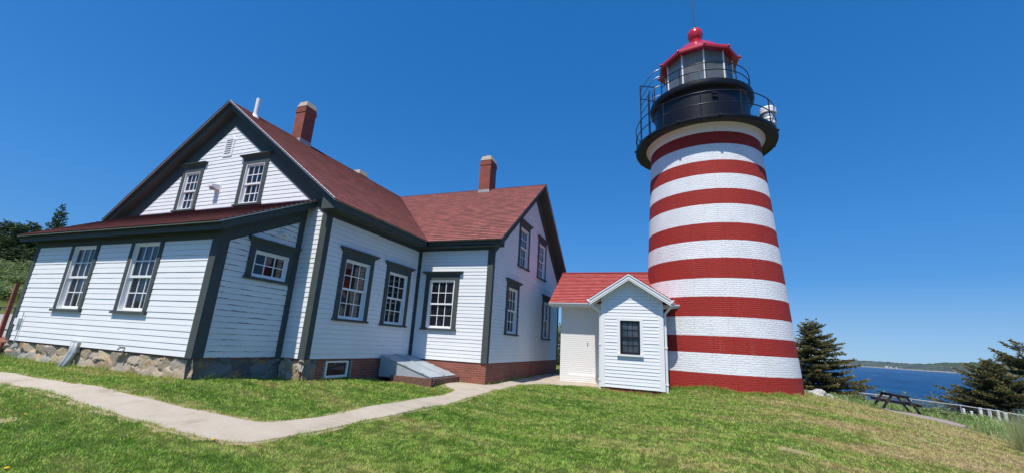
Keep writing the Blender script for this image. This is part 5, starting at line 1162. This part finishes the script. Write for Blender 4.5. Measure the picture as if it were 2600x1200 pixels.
# pale reed tuft at the right edge of the lawn
def tuft(seed,loc,n,h,rad,label):
    rg=np.random.default_rng(seed); a=rg.uniform(0,6.283,n); d=rg.uniform(0,rad,n); x=np.cos(a)*d; y=np.sin(a)*d; hh=h*rg.uniform(.5,1.1,n); ln=rg.uniform(.1,.6,n)*hh; b=rg.uniform(0,6.283,n)*.3+a
    w=.006*rg.uniform(.7,1.5,n); c=rg.uniform(0,6.283,n); dx,dy=np.cos(c)*w,np.sin(c)*w; z=np.full(n,-.05)
    V=np.stack([np.stack([x-dx,y-dy,z],1),np.stack([x+dx,y+dy,z],1),np.stack([x+np.cos(b)*ln+dx*.3,y+np.sin(b)*ln+dy*.3,hh],1),np.stack([x+np.cos(b)*ln-dx*.3,y+np.sin(b)*ln-dy*.3,hh],1)],1)
    o=fast_mesh('grass_tuft',V.reshape(-1,3),4,M_WEED,np.clip(.62+.5*rg.random(n),0,1)); o.location=loc; tag(o,label,'grass tuft'); return o
tuft(5,(16.75,7.35,gz(16.75,7.35)),2600,1.0,.75,'pale tall grass tuft at the right-hand edge of the lawn')

# dark spruces and bank on the left behind the house
spA=tree(31,(0,0,0),8.2,2.6,'x',m=M_NEEDLE2,wind=(.10,.1),whorls=30,dens=.75,needle=.26,power=.75)
spB=tree(32,(0,0,0),7.2,2.9,'x',m=M_NEEDLE2,wind=(.05,0),whorls=26,dens=.75,needle=.28,power=.6)
G='spruces on the rise behind the house'
HT={spA:8.2,spB:7.2}
def place(src,first,px,ytop,b,w,rz,label):
    p=at(px,700,b); z=gz(p.x,p.y)-.15; sz=(at(px,ytop,b).z-z)/HT[src]
    if first: src.location=(p.x,p.y,z); src.scale=(w,w,sz); src.rotation_euler=(0,0,rz); src['label']=label; src['group']=G; return src
    return tcopy(src,(p.x,p.y,z),label,(w,sz),rz,G)
place(spA,True,98,516,41,.50,.4,'tall lone spruce whose thin top rises over the lean-to roof')
place(spB,True,12,566,38,.62,1.0,'dense dark spruce at the left edge of the photo')
for i,(src,px,yt,b,w,rz,lab) in enumerate([(spB,38,562,42,.55,2.2,'pointed spruce second from the left edge'),(spA,58,572,44,.45,4.0,'slim spruce between the dense group and the lone tall one'),(spB,72,592,39,.5,3.1,'short spruce in front of the tall lone one'),
    (spB,-25,560,40,.7,5.0,'spruce mostly cut off by the left edge'),(spB,100,620,36,.5,.3,'low bushy spruce against the lean-to corner'),(spB,30,628,35,.62,1.9,'low bright spruce at the foot of the dark group'),
    (spA,80,588,46,.4,.9,'small spruce tip close left of the lone tall spruce'),(spA,192,566,52,.5,.9,'spruce tip just showing over the lean-to roof'),(spB,70,640,34,.55,2.9,'low green spruce beside the corner board')]):
    place(src,False,px,yt,b,w,rz,lab)
for i,(px,py,b,lab) in enumerate([(15,745,31,'low bush on the grassy rise at the far left'),(45,730,33,'low bush on the rise beneath the low bright spruce'),(62,742,30,'low bush on the rise close to the house corner'),(30,775,26,'small bush at the foot of the grassy rise')]):
    p=at(px,py,b); bush(90+i,(p.x,p.y,gz(p.x,p.y)-.05),1.9,1.9,1.1,lab,n=2600,leaf=.12,m=M_LEAF,group='low bushes on the rise')

# ------------------------------------------------------------------ picnic table
tz=min(gz(18.1,19.5),gz(17.6,18.6))
c0=Vector((18.10,19.48,0))
ta=empty('picnic_table',(c0.x,c0.y,gz(c0.x,c0.y)+.03),'dark stained picnic table with attached benches on the bank above the sea','picnic table')
dl=Vector((-.06,-1.0,0)).normalized(); da=Vector((1.0,.02,0)).normalized()   # long axis (towards the viewer), across
import itertools
def lp(a,l,z): v=da*a+dl*l; return (v.x,v.y,z+ (v.x*SLX+v.y*SLY))
SLX=(gz(18.9,19.5)-gz(17.3,19.5))/1.6; SLY=0.0
def plank(mb,a0,a1,l0,l1,z0,z1): mb.box8([lp(a0,l0,z0),lp(a1,l0,z0),lp(a1,l1,z0),lp(a0,l1,z0),lp(a0,l0,z1),lp(a1,l0,z1),lp(a1,l1,z1),lp(a0,l1,z1)])
HL_=.95
mb=MB()
for k in range(5): a=-.36+k*.146; plank(mb,a,a+.137,-HL_,HL_,.71,.752)
local(mb,'tabletop',M_TABLE,ta,bevel=.004)
for s_ in (-1,1):
    mb=MB()
    for k in range(2): a=s_*.72-.14+k*.145; plank(mb,a,a+.138,-HL_,HL_,.41,.45)
    local(mb,'bench',M_TABLE,ta,bevel=.004)
for l in (-.62,.62):
    for s_ in (-1,1):
        mb=MB(); w=.05; e=[(s_*.70,0),(s_*.27,.71)]
        pts=[]
        for (a,z) in e: pts+= [lp(a-w*1.1,l-.022,z),lp(a+w*1.1,l-.022,z),lp(a+w*1.1,l+.022,z),lp(a-w*1.1,l+.022,z)]
        mb.box8(pts); local(mb,'leg',M_TABLE,ta)
    mb=MB(); plank(mb,-.80,.80,l+.024,l+.064,.32,.41); plank(mb,-.34,.34,l+.024,l+.064,.62,.71); local(mb,'cross_brace',M_TABLE,ta)
# ------------------------------------------------------------------ wire fence
fence=empty('wire_fence',(25.5,36.7,gz(25.5,36.7)),'galvanised chain-link fence with a pale top rail running along the bank','fence')
Winv=world_of(fence).inverted()
FP=[(2085,985,41),(2132,991,39),(2222,1000,37),(2313,1011.7,35),(2438,1027.7,32.5),(2512,1039,31),(2584,1051,30),(2680,1066,29)]
FB=[(2085,1006,41),(2132,1014,39),(2222,1026,37),(2313,1040,35),(2438,1053,32.5),(2512,1064.5,31),(2582,1076,30),(2680,1092,29)]
top=[at(*p) for p in FP]; bot=[at(*p) for p in FB]
def fl_(mb,name,m): o=mb.build(name,m,None); o.parent=fence; o.matrix_parent_inverse=Winv; return o
mb=MB(); mb.tube(top,.030,8); fl_(mb,'top_rail',M_PALERAIL)
mb=MB(); mb.tube(bot[4:],.036,8); fl_(mb,'bottom_rail',M_PALERAIL)
for i in range(len(top)):
    mb=MB(); b_=Vector((top[i].x,top[i].y,gz(top[i].x,top[i].y)-.3)); mb.tube([b_,top[i]+Vector((0,0,.05))],.034,8); fl_(mb,'post',M_CHAIN)
mb=MB()
for i in range(len(top)-1):
    n=int((top[i+1]-top[i]).length/.16)
    for k in range(n):
        for s_ in (0,1):
            a=top[i].lerp(top[i+1],k/n) if not s_ else bot[i].lerp(bot[i+1],k/n); j=k+4
            t=min(j/n,1.0); f=1.0 if j<=n else (n-k)/4
            e0=(bot if not s_ else top); e=e0[i].lerp(e0[i+1],t); e=a.lerp(e,f) if f<1 else e
            w_=(e-a).normalized().cross(Vector((0.36,-.93,0)))*.004
            mb.face([a-w_,a+w_,e+w_,e-w_])
fl_(mb,'mesh',M_CHAIN)
G2='short white posts beyond the wire fence'
for (x,y,y2,lab) in [(860,885,1005,'tall white post left of the row beyond the fence'),(963,900,1015,'white post second in the row beyond the fence'),(1065,915,970,'shortest white post in the middle of the row'),(1155,950,1055,'white post standing nearest to the lawn in the row'),(1290,940,990,'white post at the right end of the row by the dark bin'),(668,895,940,'small pale stub post left of the white row'),(760,925,985,'leaning pale stub post at the left of the white row')]:
    p=at(2300+x/4.573,840+y/4.573,32.6); q=at(2300+x/4.573,840+y2/4.573,32.6); g_=gz(p.x,p.y)
    w=.10 if y2-y>80 else .08
    mb=MB(); mb.lathe([(w,min(g_,q.z)-.2),(w*.96,p.z-.10),(w*1.06,p.z-.09),(w*1.06,p.z-.03),(w*.8,p.z),(.001,p.z+.005)],10,(p.x,p.y)); o=mb.build('white_post',M_GREYPOST,None); tag(o,lab,'post',G2)
p=at(2598,1043,32); mb=MB(); g_=gz(p.x,p.y); mb.box((p.x-.42,p.y-.3,g_-.2),(p.x+.42,p.y+.3,p.z+.05)); mb.box((p.x-.46,p.y-.34,p.z+.052),(p.x+.46,p.y+.34,p.z+.11)); o=mb.build('storage_bin',mat('dark_green_plastic',(.02,.05,.045),.5),None,bevel=.02); tag(o,'dark green bin at the right edge by the white posts','bin')
# ------------------------------------------------------------------ rocks by the tower foot
def rock(seed,loc,s,label):
    rg=random.Random(seed); bm=bmesh.new(); bmesh.ops.create_icosphere(bm,subdivisions=3,radius=1)
    ph=[rg.uniform(0,6) for _ in range(6)]
    for v in bm.verts:
        n=v.co; k=1+.18*math.sin(3*n.x+ph[0])*math.sin(2.5*n.y+ph[1])+.12*math.sin(5*n.z+ph[2]+3*n.x)+.06*math.sin(11*n.x+ph[3])*math.sin(9*n.y+ph[4])
        v.co=Vector((n.x*s[0],n.y*s[1],max(n.z,-.4)*s[2]))*k
    me=bpy.data.meshes.new('rock'); bm.to_mesh(me); bm.free(); me.materials.append(M_ROCK)
    o=bpy.data.objects.new('rock',me); link(o); o.location=loc; o.rotation_euler=(0,0,rg.uniform(0,3)); tag(o,label,'rock','pale rocks near the tower foot'); return o
p=at(2077,1008,21.5); rock(3,(p.x,p.y,gz(p.x,p.y)+.06),(.38,.28,.26),'larger pale rock in the grass right of the tower foot')
p=at(2108,1011,23); rock(4,(p.x,p.y,gz(p.x,p.y)+.03),(.32,.25,.17),'flatter pale rock beside the larger one near the spruce')

# ------------------------------------------------------------------ timber deck, post and railing left of the house
deck=empty('timber_deck',(-9.2,-1.1,-.4),'low rust red timber deck at the left end of the lean-to','deck')
mb=MB()
for k in range(9): mb.box((-11.5,-2.05+k*.145,-.10),(-7.93,-2.05+k*.145+.137,-.06))
mb.box((-11.5,-2.09,-.26),(-7.93,-2.052,-.075)); o=mb.build('deck_boards',M_REDWOOD,deck)
mb=MB()
for x in (-11.3,-9.6,-8.0): mb.box((x,-2.0,-.9),(x+.1,-1.9,-.11))
mb.build('joist_post',M_REDWOOD,deck)
mb=MB(); mb.box((-10.85,-1.21,-1.0),(-10.76,-1.12,1.56)); o=mb.build('wooden_post',M_REDWOOD,None,bevel=.01); tag(o,'rust red square wooden post standing left of the lean-to','post')
rl=empty('metal_railing',(-12.2,-.6,-.3),'black metal railing behind the rust red post','railing')
for z in (.84,.14):
    mb=MB(); mb.tube([(-14.5,-.6,z),(-11.0,-.6,z)],.022,8); mb.build('rail',M_RAIL,rl)
for x in (-14.2,-13.0,-12.0,-11.1):
    mb=MB(); mb.tube([(x,-.6,-.5),(x,-.6,.84)],.02,8); mb.build('post',M_RAIL,rl)
o=sheet('gravel_drive',[(-24,1.0),(-13,-1.2),(-12,2.2),(-17,4),(-24,5.5)],mat('grey_drive_gravel',(.34,.32,.29),.95,noise=(3,.2)),.25,.04,2,'grey gravel drive below the grassy rise')

# dandelions in the lawn
G3='yellow dandelions in the grass'
def dandelion(x,y,r,lab):
    z=gz(x,y); mb=MB(); mb.tube([(0,0,-.01),(.004,.003,.03)],.003,5); mb.lathe([(.004,.024),(r*.7,.026),(r,.034),(r*.8,.041),(.001,.045)],12,(0,0))
    o=mb.build('dandelion',M_DAND,None); o.location=(x,y,z); tag(o,lab,'flower',G3)
M_DAND=mat('dandelion_yellow',(.75,.42,.01),.7)
for x,y,r,lab in [(2.54,-3.66,.024,'yellow dandelion at the outer edge of the path corner'),(-.07,-4.42,.015,'dandelion in the lawn left of the path corner, farther from the frame bottom'),(1.92,-5.24,.022,'dandelion in the bottom left corner of the lawn'),(-.32,-4.22,.012,'faint dandelion nearest to the path on the left lawn')]: dandelion(x,y,r,lab)

# ------------------------------------------------------------------ sea and far shore
mb=MB(); n=96
for i in range(n):
    a=2*math.pi*i/n; b=2*math.pi*(i+1)/n
    prev=0
    for R in (400,2000,8000):
        if prev==0: mb.face([(0,0,-24.8),(R*math.cos(a),R*math.sin(a),-24.8),(R*math.cos(b),R*math.sin(b),-24.8)])
        else: mb.face([(prev*math.cos(a),prev*math.sin(a),-24.8),(R*math.cos(a),R*math.sin(a),-24.8),(R*math.cos(b),R*math.sin(b),-24.8),(prev*math.cos(b),prev*math.sin(b),-24.8)])
        prev=R
o=mb.build('sea',M_SEA,None); tag(o,'deep blue sea with small wind waves',None,kind='structure')
HPX=[(1950,907,910,4700),(2050,908,918.5,4600),(2165,913,928,4300),(2240,917,934,3900),(2300,921.3,938.2,3500),(2348,923,941.5,3300),(2398,919.8,944,3150),(2442,919.8,946.5,3050),(2497,917.6,950,2950),(2540,921,952,2900),(2600,925,956,2850),(2700,928,962,2800)]
xs=np.linspace(1950,2700,420); ht=np.interp(xs,[h[0] for h in HPX],[h[1] for h in HPX]); sh=np.interp(xs,[h[0] for h in HPX],[h[3] for h in HPX])
rg=np.random.default_rng(4); jag=np.convolve(rg.normal(0,1,420+8),np.ones(5)/5,'same')[4:424]*1.1+np.abs(rg.normal(0,.35,420))
V=[];rows=7
for j in range(rows):
    t=j/(rows-1)
    for i,x in enumerate(xs):
        b=sh[i]*(1+.16*t)+ (40*math.sin(i*.21)+25*math.sin(i*.67))*(1-t)
        p=at(x,ht[i],b); ztop=p.z+jag[i]*3.2*(j>=4)
        prof=[-26,-19,.28,.50,.72,.92,1.0][j]
        z=prof if j<2 else -19+(ztop+19)*prof+rg.normal(0,1.6)
        V.append((p.x,p.y,z))
    
ii=np.arange(rows*420).reshape(rows,420); fq=np.stack([ii[:-1,:-1],ii[:-1,1:],ii[1:,1:],ii[1:,:-1]],-1).reshape(-1,4)
me=bpy.data.meshes.new('far_hills'); me.from_pydata(V,[],fq.tolist()); me.materials.append(M_HILL); me.update(); o=bpy.data.objects.new('far_hills',me); link(o); tag(o,'wooded hills along the far shore of the bay',None,kind='structure')
for k,(px,py,w,lab) in enumerate([(2252,930.5,14,'long pale house by the water on the far shore'),(2263,932,9,'pale house in the middle of the far shore group'),(2277,933.5,8,'small pale house farthest right on the far shore')]):
    p=at(px,py,3650); u_=Vector((RV[0],RV[1],0)); v_=Vector((FV[0],FV[1],0)); z0=-21
    mb=MB(); c=[p-u_*w,p+u_*w,p+u_*w+v_*14,p-u_*w+v_*14]; zt=p.z+3
    mb.box8([(q.x,q.y,z0) for q in c]+[(q.x,q.y,zt) for q in c])
    r_=[(p-u_*w+v_*7),(p+u_*w+v_*7)]
    mb.face([(c[0].x,c[0].y,zt),(c[1].x,c[1].y,zt),(r_[1].x,r_[1].y,zt+4),(r_[0].x,r_[0].y,zt+4)]); mb.face([(c[2].x,c[2].y,zt),(c[3].x,c[3].y,zt),(r_[0].x,r_[0].y,zt+4),(r_[1].x,r_[1].y,zt+4)])
    o=mb.build('far_house',mat('far_house_paint',(.55,.52,.47),.8),None); tag(o,lab,'house','houses on the far shore')

# ------------------------------------------------------------------ sea air
mb=MB(); mb.box((-8200,-8200,-25.9),(8200,8200,19.4))
hm=bpy.data.materials.new('sea_haze'); hm.use_nodes=True; nt=hm.node_tree; nt.nodes.clear()
ho=nd(nt,'ShaderNodeOutputMaterial'); pv=nd(nt,'ShaderNodeVolumePrincipled'); pv.inputs['Density'].default_value=5.5e-5; pv.inputs['Color'].default_value=(.80,.88,1.0,1); pv.inputs['Anisotropy'].default_value=.2
nt.links.new(pv.outputs[0],ho.inputs['Volume'])
o=mb.build('haze',hm,None); tag(o,'thin pale sea haze over the bay',None,kind='stuff')
